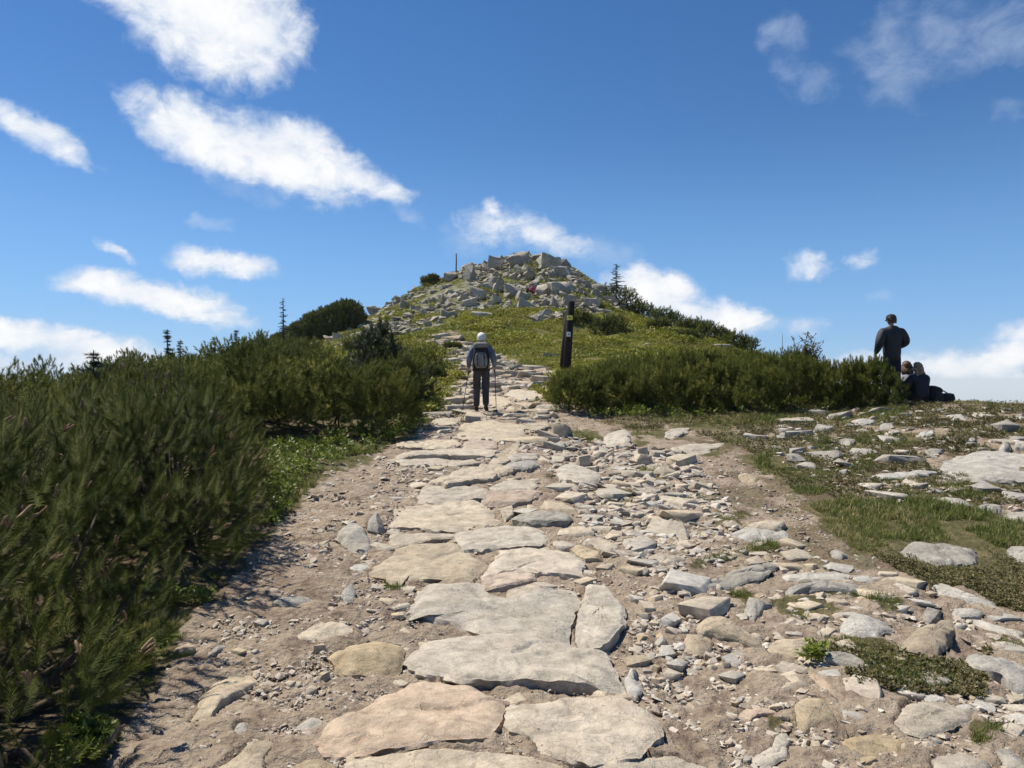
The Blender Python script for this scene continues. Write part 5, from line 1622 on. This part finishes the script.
def heather():
    rg = np.random.default_rng(62)
    x, y = pts_in([PLAIN, [(640, 405), (905, 405), (905, 420), (640, 425)], [(870, 555), (1040, 545), (1060, 620), (930, 590)], [(425, 415), (465, 410), (462, 425), (430, 428)], [(820, 640), (990, 650), (985, 700), (860, 690)]], 26000, rg)
    m = masks(x, y, ground_z(x, y))
    k = (m['grass'] < rg.uniform(0, 1.6, len(x))) & (fbm2(x, y, .6, 3, 52.) > -.35) & clear_of_stones(x, y)
    x, y = x[k], y[k]
    s = (.03 + .035 * rg.uniform(size=len(x))) * np.clip(y / 9, .7, 1.4)
    D = np.stack([rg.normal(0, .25, len(x)), rg.normal(0, .25, len(x)), np.ones(len(x))], 1)
    t = .40 + .3 * fbm2(x, y, .6, 3, 47.) + rg.normal(0, .16, len(x))
    V, F, T = stamp(LEAF, np.stack([x, y, ground_z(x, y) - .01], 1), D, s, t, rg)
    tag(link('heather', np_mesh('heather', V, F, M['heather'], tint=T)), kind='stuff')


def bilberry():
    rg = np.random.default_rng(63)
    # at the feet of the left thicket and along the right thicket
    A = [[(110, 650), (140, 600), (190, 590), (255, 530), (280, 500), (286, 515), (255, 560), (205, 605), (160, 665), (120, 720), (90, 768), (60, 768), (80, 700)],
         [(262, 450), (330, 436), (400, 422), (440, 412), (420, 430), (350, 460), (300, 480), (285, 505), (262, 500)],
         [(545, 412), (700, 404), (900, 398), (905, 408), (800, 414), (690, 420), (590, 420)], [(806, 655), (822, 650), (826, 664), (808, 668)], [(866, 660), (884, 656), (890, 676), (870, 678)]]
    x, y = pts_in(A, 6500, rg)
    k = clear_of_stones(x, y) & (fbm2(x, y, .35, 3, 55.) > np.where(y < 6.5, .18, -.2))
    x, y = x[k], y[k]
    s = (.06 + .06 * rg.uniform(size=len(x))) * np.clip(y / 8, .7, 1.5)
    D = np.stack([rg.normal(0, .3, len(x)) + .15, rg.normal(0, .3, len(x)), np.ones(len(x))], 1)
    t = .42 + .25 * fbm2(x, y, .5, 3, 48.) + rg.normal(0, .14, len(x))
    V, F, T = stamp(LEAF, np.stack([x, y, ground_z(x, y) + s * .2], 1), D, s, t, rg)
    tag(link('bilberry', np_mesh('bilberry', V, F, M['leaf'], tint=T)), kind='stuff')


def hill_cover():
    rg = np.random.default_rng(64)
    n = 150000
    a = np.radians(rg.uniform(-38, 38, n)); d = 1 / rg.uniform(1 / 95., 1 / 15.5, n)
    d = np.where(rg.uniform(size=n) < .5, d, rg.uniform(18, 80, n))
    x, y = d * np.sin(a), d * np.cos(a)
    m = masks(x, y, ground_z(x, y))
    qx, qy = pix(x, y, ground_z(x, y))
    k = (m['hill'] > .4) & (base_z(x, y) > -1.5) & ~((qx > 880) & (y < 60))
    x, y = x[k], y[k]
    hgt = np.clip(.55 + .55 * fbm2(x, y, 2.2, 4, 57.), .05, 1.3)
    s = (.10 + .28 * hgt * rg.uniform(.6, 1.1, len(x))) * np.clip(y / 40, .55, 1.0)
    D = np.stack([rg.normal(0, .35, len(x)), rg.normal(0, .35, len(x)), np.ones(len(x))], 1)
    t = .46 + .22 * fbm2(x, y, 1.6, 4, 58.) + .12 * fbm2(x, y, 7., 2, 59.) + rg.normal(0, .10, len(x))
    V, F, T = stamp(LEAF, np.stack([x, y, ground_z(x, y)], 1), D, s, t, rg)
    tag(link('hill_shrubs', np_mesh('hill_shrubs', V, F, M['leaf_hill'], tint=T)), kind='stuff')


grass(); heather(); bilberry(); hill_cover()


def scree():
    """the small rocks between the boulders, beyond counting"""
    rg = np.random.default_rng(65)
    n = 60000
    px = rg.uniform(240, 650, n); d = rg.uniform(30, 90, n)
    x, y = (px - CX) / FPX * d, d
    z = ground_z(x, y)
    qx, qy = pix(x, y, z)
    k = inpoly(qx, qy, ROCKS) & (fbm2(x, y, 3.0, 3, 8.0) < .12)
    k &= ~((qx < 470) & (fbm2(x, y, 2.2, 3, 18.0) > .12)); x, y = x[k][:3600], y[k][:3600]
    bulk_stones('scree', x, y, (.10 + .50 * rg.uniform(size=len(x)) ** 2.5), 79, .25).data.materials[0] = M['boulder']


scree()
# ------------------------------------------------------------------ posts, people and what they carry
M['skin'] = plain('skin', (0.48, 0.30, 0.22), .55, .3, 0, 40, .05)
M['white_hair'] = plain('white_hair', (0.72, 0.70, 0.66), .8, .2, .4, 90, .08)
M['brown_hair'] = plain('brown_hair', (0.10, 0.055, 0.03), .6, .3, .4, 90, .2)
M['fur'] = plain('tan_fur', (0.36, 0.25, 0.15), .9, .1, .8, 70, .3)
M['denim_blue'] = plain('blue_denim', (0.022, 0.032, 0.066), .85, .15, .2, 60, .15)
M['jacket_blue'] = plain('grey_blue_jacket', (0.16, 0.20, 0.265), .75, .2, .9, 9, .2)
M['trousers'] = plain('charcoal_trousers', (0.078, 0.074, 0.082), .85, .15, .9, 8, .25)
M['shoe'] = plain('dark_boot', (0.05, 0.042, 0.036), .7, .3, .2, 50, .2)
M['black_cloth'] = plain('black_cloth', (0.018, 0.019, 0.023), .7, .25, .9, 10, .25)
M['navy'] = plain('dark_navy_cloth', (0.028, 0.031, 0.042), .7, .25, .9, 10, .2)
M['pack_grey'] = plain('grey_pack_cloth', (0.24, 0.235, 0.225), .8, .2, .3, 30, .25)
M['pack_dark'] = plain('dark_pack_cloth', (0.03, 0.03, 0.034), .8, .2, .3, 30, .2)
M['pink'+'_cloth'] = plain('pink_cloth', (0.62, 0.07, 0.20), .8, .2, .2, 20, .15)
M['light_cloth'] = plain('pale_cloth', (0.62, 0.60, 0.60), .8, .2, .2, 20, .1)
M['metal'] = plain('pole_metal', (0.32, 0.32, 0.33), .35, .5, 0, 40, .1)
M['eye'] = plain('eye', (0.05, 0.04, 0.035), .3, .5, 0, 40, .05)
M['post_wood'] = plain('tarred_post_wood', (0.03, 0.025, 0.021), .8, .2, .8, 36, .35)
M['yellow'] = plain('yellow_paint', (0.92, 0.76, 0.14), .6, .3, 0, 20, .08)
M['white_paint'] = plain('white_paint', (0.80, 0.80, 0.80), .6, .3, 0, 20, .05)
M['black_paint'] = plain('black_paint', (0.015, 0.015, 0.015), .6, .3, 0, 20, .05)
M['old_wood'] = plain('weathered_pole_wood', (0.22, 0.18, 0.15), .9, .1, .5, 30, .2)
# quilted black jacket: seams are bump only
mq, Nq, bq = new_mat('quilted_black_jacket')
zq = Nq.n('ShaderNodeSeparateXYZ'); Nq.put(zq.inputs[0], Nq.n('ShaderNodeTexCoord').outputs['Object'])
bq.inputs['Base Color'].default_value = (.016, .017, .021, 1); bq.inputs['Roughness'].default_value = .72
bpq = Nq.n('ShaderNodeBump'); bpq.inputs['Strength'].default_value = .18; bpq.inputs['Distance'].default_value = .012
Nq.put(bpq.inputs['Height'], Nq.math('ABSOLUTE', Nq.math('SINE', Nq.math('MULTIPLY', zq.outputs[2], 50.0)))); Nq.put(bq.inputs['Normal'], bpq.outputs[0])
M['quilt'] = mq


def skin_mesh(name, V, E, R, mat, parent=None, sub=2, root=0):
    me = bpy.data.meshes.new(name)
    me.from_pydata([tuple(v) for v in V], E, [])
    o = bpy.data.objects.new(name, me); COL.objects.link(o)
    sk = o.modifiers.new('skin', 'SKIN'); sk.use_smooth_shade = True; sk.branch_smoothing = .6
    lay = me.skin_vertices[0] if len(me.skin_vertices) else None
    if lay is None:
        bpy.context.view_layer.objects.active = o; lay = me.skin_vertices[0]
    for i, r in enumerate(R):
        lay.data[i].radius = (r, r) if np.isscalar(r) else r
        lay.data[i].use_root = (i == root)
    s = o.modifiers.new('sub', 'SUBSURF'); s.levels = sub; s.render_levels = sub
    dg = bpy.context.evaluated_depsgraph_get()
    m2 = bpy.data.meshes.new_from_object(o.evaluated_get(dg))
    bpy.data.objects.remove(o); bpy.data.meshes.remove(me)
    m2.name = name; m2.materials.clear(); m2.materials.append(mat)
    m2.polygons.foreach_set('use_smooth', np.ones(len(m2.polygons), bool))
    return link(name, m2, parent)


class G:
    """a small graph of joints"""
    def __init__(self): self.V, self.E, self.R = [], [], []
    def chain(self, pts, rs, start=None):
        last = start
        for p_, r in zip(pts, rs):
            self.V.append(np.array(p_, float)); self.R.append(r)
            i = len(self.V) - 1
            if last is not None: self.E.append((last, i))
            last = i
        return last


def hand(g, w, wrist, d, palm):
    """palm, four curled fingers and a thumb grown from the wrist joint w; d = direction of the hand, palm = direction the palm faces"""
    d = np.array(d, float); d /= np.linalg.norm(d); pl = np.array(palm, float); pl -= d * d.dot(pl); pl /= np.linalg.norm(pl)
    s = np.cross(d, pl)
    c = wrist + d * .05
    k = g.chain([c], [(.030, .018)], w)
    for q, ln in ((-1.5, .062), (-.5, .074), (.5, .078), (1.5, .070)):
        b = wrist + d * .095 + s * q * .019
        g.chain([b, b + d * ln * .45 + pl * ln * .28, b + d * ln * .55 + pl * ln * .75], [.0095, .009, .0075], k)
    t = wrist + d * .035 + s * .036
    g.chain([t, t + d * .03 + s * .014 + pl * .012, t + d * .052 + pl * .03], [.011, .010, .008], k)


def person(loc, rz, J, label, mats, hairf, jr=1.0, group=None, shoes=True, sub=2, parts=None):
    """J: joints in metres, x right, y ahead, z up. One continuous body, clothes and hair as parts."""
    root = empty('person', loc, label, 'person', group, rz)
    A = {k: np.array(v, float) for k, v in J.items()}
    g = G()
    pv = g.chain([A['pelvis']], [(.125, .10)])
    ch = g.chain([(A['pelvis'] + A['chest']) / 2, A['chest']], [(.115, .09), (.14, .095)], pv)
    up = A['head'] - A['neck']; up = up / np.linalg.norm(up)
    fw = A['face'] / np.linalg.norm(A['face'])
    hd = g.chain([A['neck'], A['neck'] + up * .07 + fw * .012, A['head'] + up * .0, A['head'] + up * .085 - fw * .01, A['head'] + up * .135 - fw * .01], [.055, .052, (.078, .09), (.080, .092), .045], ch)
    for sd in 'lr':
        sx = -1 if sd == 'l' else 1
        g.chain([A['sh_' + sd], A['el_' + sd], A['wr_' + sd]], [.055, .042, .028], ch)
        w = len(g.V) - 1
        hand(g, w, A['wr_' + sd], A['hd_' + sd], A['pm_' + sd])
        g.chain([A['hip_' + sd], A['kn_' + sd], A['an_' + sd], A['an_' + sd] + A['ft_' + sd]], [.085, .056, .042, (.04, .028)], pv)
    bo = skin_mesh('body', g.V, g.E, g.R, M['skin'], root, sub)
    # face: nose, ears and lips are joined to the body, the eyes are parts of it
    sidev = np.cross(fw, up)
    hc = A['head'] + up * .03
    fm = MB()
    fm.tube([hc + fw * .085 + up * .012, hc + fw * .108 - up * .022, hc + fw * .09 - up * .028], [.009, .014, .010], 6)
    fm.tube([hc + fw * .085 - up * .058 - sidev * .024, hc + fw * .093 - up * .056, hc + fw * .085 - up * .058 + sidev * .024], [.004, .008, .004], 6)
    for sx in (-1, 1):
        e = hc + sidev * sx * .082 - fw * .005
        fm.tube([e - up * .03, e + sidev * sx * .012 - fw * .012, e + up * .03], [.008, .014, .010], 6, (1, .6))
    em = fm.build('face_tmp', M['skin'])
    bm = bmesh.new(); bm.from_mesh(bo.data); bm.from_mesh(em.data); bm.to_mesh(bo.data); bm.free()
    bo.data.polygons.foreach_set('use_smooth', np.ones(len(bo.data.polygons), bool))
    d_ = em.data; bpy.data.objects.remove(em); bpy.data.meshes.remove(d_)
    for sx in (-1, 1):
        eb = MB(); eb.ball(hc + fw * .080 + sidev * sx * .032 + up * .012, .011, 8, 6); eb.build('eye', M['eye'], root)
    # jacket
    g = G()
    hem = A['pelvis'] + np.array([0, 0, -.13]) if 'hem' not in A else A['hem']
    pv = g.chain([hem], [(.165 * jr, .125 * jr)])
    ch = g.chain([(A['pelvis'] * .55 + A['chest'] * .45), A['chest'], A['neck'] + up * .035], [(.16 * jr, .125 * jr), (.18 * jr, .135 * jr), (.072, .075)], pv)
    cc = 2
    for sd in 'lr':
        v = A['wr_' + sd] - A['el_' + sd]
        g.chain([A['sh_' + sd], (A['sh_' + sd] + A['el_' + sd]) / 2, A['el_' + sd], A['wr_' + sd] - v * .05], [.085 * jr, .076 * jr, .066 * jr, .044], cc)
    skin_mesh('jacket', g.V, g.E, g.R, mats['jacket'], root, sub)
    # trousers
    g = G()
    pv = g.chain([A['pelvis']], [(.125, .105)])
    for sd in 'lr':
        g.chain([A['hip_' + sd], (A['hip_' + sd] + A['kn_' + sd]) / 2, A['kn_' + sd], (A['kn_' + sd] + A['an_' + sd]) / 2, A['an_' + sd]], [.098, .098, .084, .080, .072], pv)
    skin_mesh('trousers', g.V, g.E, g.R, mats['trousers'], root, sub)
    if shoes:
        for sd in 'lr':
            g = G(); f = A['ft_' + sd]
            a = A['an_' + sd]
            dn = np.array([0, 0, -.045]) if abs(f[2]) < .1 else np.zeros(3)
            g.chain([a + dn * .2 - f * .25, a + dn + f * .35, a + dn + f * 1.05], [.052, .05, (.046, .034)])
            skin_mesh('shoe', g.V, g.E, g.R, mats.get('shoe', M['shoe']), root, 2)
    hairf(root, A, up, fw, sidev)
    return root


def short_hair(mat, k=1.0, name='hair'):
    def f(root, A, up, fw, sd):
        hc = A['head'] + up * .055 - fw * .016
        g = MB()
        # a skull cap open at the face, thick and slightly uneven
        rings = []
        n = 18
        for i, ph in enumerate(np.linspace(.08, 2.45, 12)):
            an = np.arange(n) / n * 2 * np.pi
            face = np.cos(an)          # 1 = towards the face
            lim = np.where(face > .35, np.minimum(ph, 1.0), np.where(face > -.1, np.minimum(ph, 1.75), ph))
            r = (.098 + .006 * np.sin(an * 5 + i) + .004 * np.sin(an * 11 + i * 2.3)) * k
            ss = np.where(lim < 1.57, np.sin(lim), 1 - .16 * (lim - 1.57)); cc = np.where(lim < 1.57, np.cos(lim), -(lim - 1.57))
            rings.append(hc + np.outer(ss * np.cos(an) * r * 1.08, fw) + np.outer(ss * np.sin(an) * r * .92, sd) + np.outer(cc * r * .95, up))
        g.loft(rings)
        g.build(name, mat, root)
    return f


def cap_hair(root, A, up, fw, sd):
    short_hair(M['brown_hair'], 1.09)(root, A, up, fw, sd)
    hc = A['head'] + up * .075 - fw * .012
    g = MB(); n = 18; rings = []
    for z, r in ((-.055, .100), (-.01, .108), (.04, .100), (.078, .074), (.095, .03)):
        an = np.arange(n) / n * 2 * np.pi
        rings.append(hc + np.outer(np.cos(an) * r * 1.08, fw) + np.outer(np.sin(an) * r * .95, sd) + up * z)
    g.loft(rings)
    g.box(hc + fw * .15 - up * .02, (.01, .01, .01)) if False else None
    g.build('cap', M['black_cloth'], root)
    v = MB(); a = np.linspace(-1, 1, 9)
    top = np.array([hc + fw * (.10 + .075 * math.cos(t * 1.2)) + sd * .065 * t - up * .025 for t in a]); inn = np.array([hc + fw * .085 * math.cos(t * .9) + sd * .085 * t - up * .02 for t in a])
    V = np.concatenate([top, inn, top - up * .008, inn - up * .008]); Q = []
    for i in range(8): Q += [(i, i + 1, 9 + i + 1, 9 + i), (18 + i, 27 + i, 27 + i + 1, 18 + i + 1), (i, 18 + i, 18 + i + 1, i + 1)]
    v.add(V, Q); v.build('cap_peak', M['black_cloth'], root)


def long_hair(mat, hood=None):
    def f(root, A, up, fw, sd):
        short_hair(mat, 1.03)(root, A, up, fw, sd)
        g = MB()
        b = A['head'] - fw * .055
        for t in np.linspace(-1, 1, 9):
            p0 = b + sd * .075 * t + up * .05; p1 = b + sd * .095 * t - up * .09 - fw * .035 * (1 - abs(t)); p2 = b + sd * .10 * t - up * (.20 + .03 * math.sin(t * 7)) - fw * .03
            g.tube([p0, p1, p2], [.032, .034, .014], 6)
        g.build('hair_length', mat, root)
        if hood is not None:
            h = MB(); pts = []; n = 16
            for a in np.linspace(-2.6, 2.6, n): pts.append(A['neck'] + up * (.02 + .03 * math.cos(a)) + sd * .15 * math.sin(a) - fw * .10 * math.cos(a))
            h.tube(pts, [.032] * n, 8); h.build('hood_trim', hood, root)
    return f


STAND = dict(pelvis=(0, 0, .95), chest=(0, .01, 1.33), neck=(0, .02, 1.50), head=(0, .03, 1.60), face=(0, 1, -.05),
             sh_l=(-.185, 0, 1.41), sh_r=(.185, 0, 1.41), hip_l=(-.095, 0, .89), hip_r=(.095, 0, .89),
             el_l=(-.27, -.03, 1.15), el_r=(.27, -.03, 1.15), wr_l=(-.27, .16, .99), wr_r=(.27, .16, .99), hd_l=(0, .8, -.6), hd_r=(0, .8, -.6), pm_l=(1, 0, -.2), pm_r=(-1, 0, -.2),
             kn_l=(-.11, .03, .49), kn_r=(.11, .02, .49), an_l=(-.12, -.02, .10), an_r=(.12, -.03, .10), ft_l=(-.02, .16, -.045), ft_r=(.02, .16, -.045))

# --- the walker with poles
q = hit(481.5, 412)
hz = 1.76 / 1.735
J = dict(STAND)
J.update(kn_l=(-.11, .10, .50), an_l=(-.11, .10, .10), kn_r=(.09, .03, .49), an_r=(.10, -.12, .13), wr_l=(-.285, .15, .97), wr_r=(.285, .15, .97), neck=(0, .04, 1.50), head=(0, .07, 1.60))
wz = gz(q[0], q[1])
HK = person((q[0], q[1], wz), rad(1), J, 'white haired walker in a grey blue jacket seen from behind on the stone path', dict(jacket=M['jacket_blue'], trousers=M['trousers']), short_hair(M['white_hair'], 1.1), jr=1.15)


def soft_block(name, c, s, mat, parent, bulge=.25, rot=None, n=7, top_in=.15):
    """a stuffed cloth block: rounded, fuller in the middle"""
    g = MB(); rings = []
    m_ = 24
    for i, t in enumerate(np.linspace(-1, 1, n)):
        an = np.arange(m_) / m_ * 2 * np.pi
        e = .55
        cx_ = np.sign(np.cos(an)) * np.abs(np.cos(an)) ** e; sy_ = np.sign(np.sin(an)) * np.abs(np.sin(an)) ** e
        k = (1 - .30 * abs(t) ** 4) * (1 - top_in * max(t, 0)) * (1 + bulge * .15 * (1 - t * t))
        rings.append(np.stack([cx_ * s[0] / 2 * k, sy_ * s[1] / 2 * k, np.full(m_, t * s[2] / 2 * (1 - .0))], 1))
    rings = [rings[0] * (.8, .8, 1)] + rings + [rings[-1] * (.75, .75, 1.02)]
    if rot is not None:
        R_ = np.array(Euler(rot).to_matrix()).T; rings = [r @ R_ for r in rings]
    g.loft([r + np.asarray(c) for r in rings])
    return g.build(name, mat, parent)


bp_ = empty('backpack', (q[0], q[1] - .22, wz + 1.0), 'grey and dark rucksack on the back of the white haired walker', 'backpack', None, rad(1))
soft_block('main_pack', (0, .0, .17), (.36, .22, .56), M['pack_dark'], bp_)
soft_block('lid', (0, -.01, .46), (.34, .24, .12), M['pack_grey'], bp_)
soft_block('front_pocket', (0, -.12, .13), (.27, .08, .34), M['pack_grey'], bp_)
for sx in (-1, 1):
    soft_block('side_pocket', (sx * .165, .0, .06), (.06, .13, .22), M['pack_grey'], bp_)
    g = MB(); g.tube([(sx * .09, .07, .40), (sx * .125, .20, .47), (sx * .135, .36, .38), (sx * .15, .33, .12), (sx * .14, .08, -.04)], .018, 6, (1.5, .6)); g.build('strap', M['pack_dark'], bp_)
g = MB(); g.tube([(-.15, .04, -.06), (-.19, .2, -.07), (-.1, .37, -.08), (.1, .37, -.08), (.19, .2, -.07), (.15, .04, -.06)], .018, 6, (1.6, .5)); g.build('hip_belt', M['pack_dark'], bp_)
for sx in (-1, 1):
    g = MB(); g.tube([(sx * .07, -.158, .0), (sx * .07, -.166, .17), (sx * .06, -.14, .38)], .009, 5); g.build('compression_strap', M['pack_dark'], bp_)
for sx, tx, lab in ((-1, -.42, 'trekking pole in the left hand of the walker, slanting outward'), (1, .33, 'trekking pole in the right hand of the walker, almost upright')):
    px_, py_ = q[0] + tx, q[1] - .12
    tp = empty('trekking_pole', (px_, py_, gz(px_, py_)), lab, 'trekking pole')
    topv = np.array([q[0] + sx * .285 - px_, q[1] + .20 - py_, wz + .97 - gz(px_, py_)])
    g = MB(); g.tube([(0, 0, 0), topv * .5, topv * .92], [.007, .009, .011], 7); g.build('shaft', M['pack_dark'], tp)
    g = MB(); g.tube([topv * .88, topv, topv * 1.07], [.015, .018, .02], 8); g.build('grip', M['black_cloth'], tp)
    g = MB(); g.tube([topv * .065, topv * .075], [.035, .03], 10); g.build('basket', M['black_cloth'], tp)

# --- the group resting at the edge of the plateau
def foot_at(px, d): return np.array([(px - CX) / FPX * d, d, gz((px - CX) / FPX * d, d)])


f = foot_at(892, 15.75)
J = dict(STAND)
J.update(el_l=(-.30, -.05, 1.15), wr_l=(-.27, .13, .95), el_r=(.31, -.02, 1.18), wr_r=(.14, .20, 1.06), hd_l=(.5, .6, -.6), hd_r=(-.9, .3, .1), pm_l=(1, 0, 0), pm_r=(0, -1, -.2), hem=(0, 0, .74), sh_l=(-.20, 0, 1.42), sh_r=(.20, 0, 1.42))
mscale = ((HY - 312) / FPX * 15.75 + EYE - f[2]) / 1.80
J = {k: tuple(np.array(v) * (mscale if k != 'face' else 1)) for k, v in J.items()}
person(f, rad(6), J, 'man standing in a black quilted jacket, dark cap and jeans, looking out from the crest', dict(jacket=M['quilt'], trousers=M['denim_blue']), cap_hair, jr=1.42)
SIT = dict(pelvis=(0, 0, .12), chest=(0, .10, .47), neck=(0, .16, .63), head=(0, .19, .73), face=(0, 1, -.15), hem=(0, 0, .10),
           sh_l=(-.18, .10, .55), sh_r=(.18, .10, .55), hip_l=(-.10, .06, .12), hip_r=(.10, .06, .12), el_l=(-.25, .22, .33), el_r=(.24, .24, .33), wr_l=(-.14, .42, .36), wr_r=(.12, .42, .36),
           hd_l=(.4, .8, 0), hd_r=(-.4, .8, 0), pm_l=(.3, -.1, -1), pm_r=(-.3, -.1, -1), kn_l=(-.16, .48, .46), kn_r=(.16, .48, .46), an_l=(-.13, .62, .08), an_r=(.13, .62, .08), ft_l=(0, .15, -.03), ft_r=(0, .15, -.03))
f = foot_at(923, 15.3)
J = dict(SIT); J.update(head=(.04, .20, .73), chest=(0, .08, .46))
person(f, rad(14), J, 'seated person with fair brown hair and a black jacket with a fur trimmed hood', dict(jacket=M['navy'], trousers=M['black_cloth'], shoe=M['light_cloth']), long_hair(M['fur'], M['fur']), jr=1.2)
f = foot_at(908, 15.9)
person(f, rad(-20), dict(SIT), 'seated person with dark brown hair, between the standing man and the fur hood', dict(jacket=M['light_cloth'], trousers=M['denim_blue']), long_hair(M['brown_hair']), jr=1.0)
f = foot_at(933.5, 15.4)
bk = empty('backpack', f, 'black rucksack standing on the turf right of the seated people', 'backpack', None, rad(20))
soft_block('main_pack', (0, 0, .15), (.30, .22, .32), M['black_cloth'], bk, rot=(.1, .25, 0)); soft_block('lid', (.05, 0, .30), (.26, .22, .09), M['pack_dark'], bk, rot=(.1, .25, 0))
soft_block('front_pocket', (.0, -.12, .13), (.22, .08, .2), M['pack_dark'], bk, rot=(.1, .25, 0))
g = MB(); g.tube([(-.08, .11, .30), (-.12, .2, .22), (-.10, .13, .04)], .018, 6); g.build('strap', M['pack_dark'], bk)
g = MB(); g.tube([(.10, .11, .32), (.14, .2, .22), (.12, .13, .04)], .018, 6); g.build('strap', M['pack_dark'], bk)
f = foot_at(945, 15.5)
bk = empty('backpack', f, 'black bag lying on its side at the right end of the resting group', 'backpack', None, rad(-10))
soft_block('main_pack', (0, 0, .10), (.22, .24, .34), M['black_cloth'], bk, rot=(0, 1.35, 0)); soft_block('front_pocket', (-.02, -.12, .10), (.15, .08, .22), M['pack_dark'], bk, rot=(0, 1.35, 0))
g = MB(); g.tube([(-.12, .05, .18), (0, .07, .26), (.12, .05, .17)], .014, 6); g.build('strap', M['pack_dark'], bk)

# --- the person in pink among the boulders, far up
q = hit(535, 296)
J = dict(SIT)
person((q[0] - .1, q[1] - .6, gz(q[0], q[1] - .6) + .25), rad(70), J, 'person in a pink top sitting among the boulders high on the hill', dict(jacket=M['pink_cloth'], trousers=M['black_cloth']), short_hair(M['brown_hair'], 1.05), sub=1)

# --- trail posts
q = hit(566, 373)
def z_at(py, d): return EYE + (HY - py) / FPX * d
d0 = q[1]; zb = gz(q[0], d0)
tp = empty('trail_post', (q[0], d0, zb), 'thick dark trail post with yellow and white plates, leaning slightly right', 'trail post')
ht = z_at(301, d0) - zb; lean = 5.5 / FPX * d0
g = MB(); g.tube([(0, 0, -.25), (lean * .5, 0, ht * .5), (lean * .97, 0, ht - .03), (lean, 0, ht)], [.125, .120, .112, .098], 16); g.build('post', M['post_wood'], tp)
def plate(name, py, w, h, mat, side=-.02):
    z = z_at(py, d0) - zb
    g = MB(); g.box((lean * z / ht + side, -.128, z), (w, .02, h)); return g.build(name, mat, tp, bevel=.004), z
p1, z1 = plate('yellow_plate', 318, .17, .14, M['yellow'])
p2, z2 = plate('white_plate', 334.5, .12, .14, M['white_paint'])
g = MB(); g.box((lean * z1 / ht - .03, -.1395, z1 + .005), (.07, .004, .014)); g.box((lean * z1 / ht - .005, -.1395, z1 - .02), (.06, .004, .010)); g.build('arrow_mark', M['black_paint'], p1)
g = MB(); g.box((lean * z2 / ht - .02, -.1395, z2), (.05, .004, .035)); g.build('mark', M['black_paint'], p2)
x2 = q[0] - 4.0 / FPX * d0
tp2 = empty('trail_post', (x2, d0 + .18, gz(x2, d0 + .18)), 'shorter plain dark post standing close behind the plated trail post', 'trail post')
h2 = z_at(316, d0 + .18) - gz(x2, d0 + .18)
g = MB(); g.tube([(0, 0, -.2), (.09, 0, h2 * .5), (.175, 0, h2 - .02), (.176, 0, h2)], [.095, .092, .088, .07], 14); g.build('post', M['post_wood'], tp2)
g = MB(); g.tube([(.146, 0, h2 * .82), (.149, 0, h2 * .84)], [.095, .095], 14); g.build('iron_band', M['pack_dark'], tp2)
# summit pole
k_ = 0
q = None
while q is None: q = hit(456, 266 + k_); k_ += 1
zb = gz(q[0], q[1])
sp_ = empty('summit_pole', (q[0], q[1], zb), 'thin weathered pole on the skyline left of the summit', 'pole')
hp = z_at(254, q[1]) - zb
g = MB(); g.tube([(0, 0, -.2), (.03, 0, hp * .6), (.02, 0, hp)], [.075, .07, .06], 9); g.build('shaft', M['old_wood'], sp_)
g = MB(); g.tube([(.02, 0, hp - .01), (.02, 0, hp + .05)], [.075, .05], 9); g.build('pole_cap', M['old_wood'], sp_)
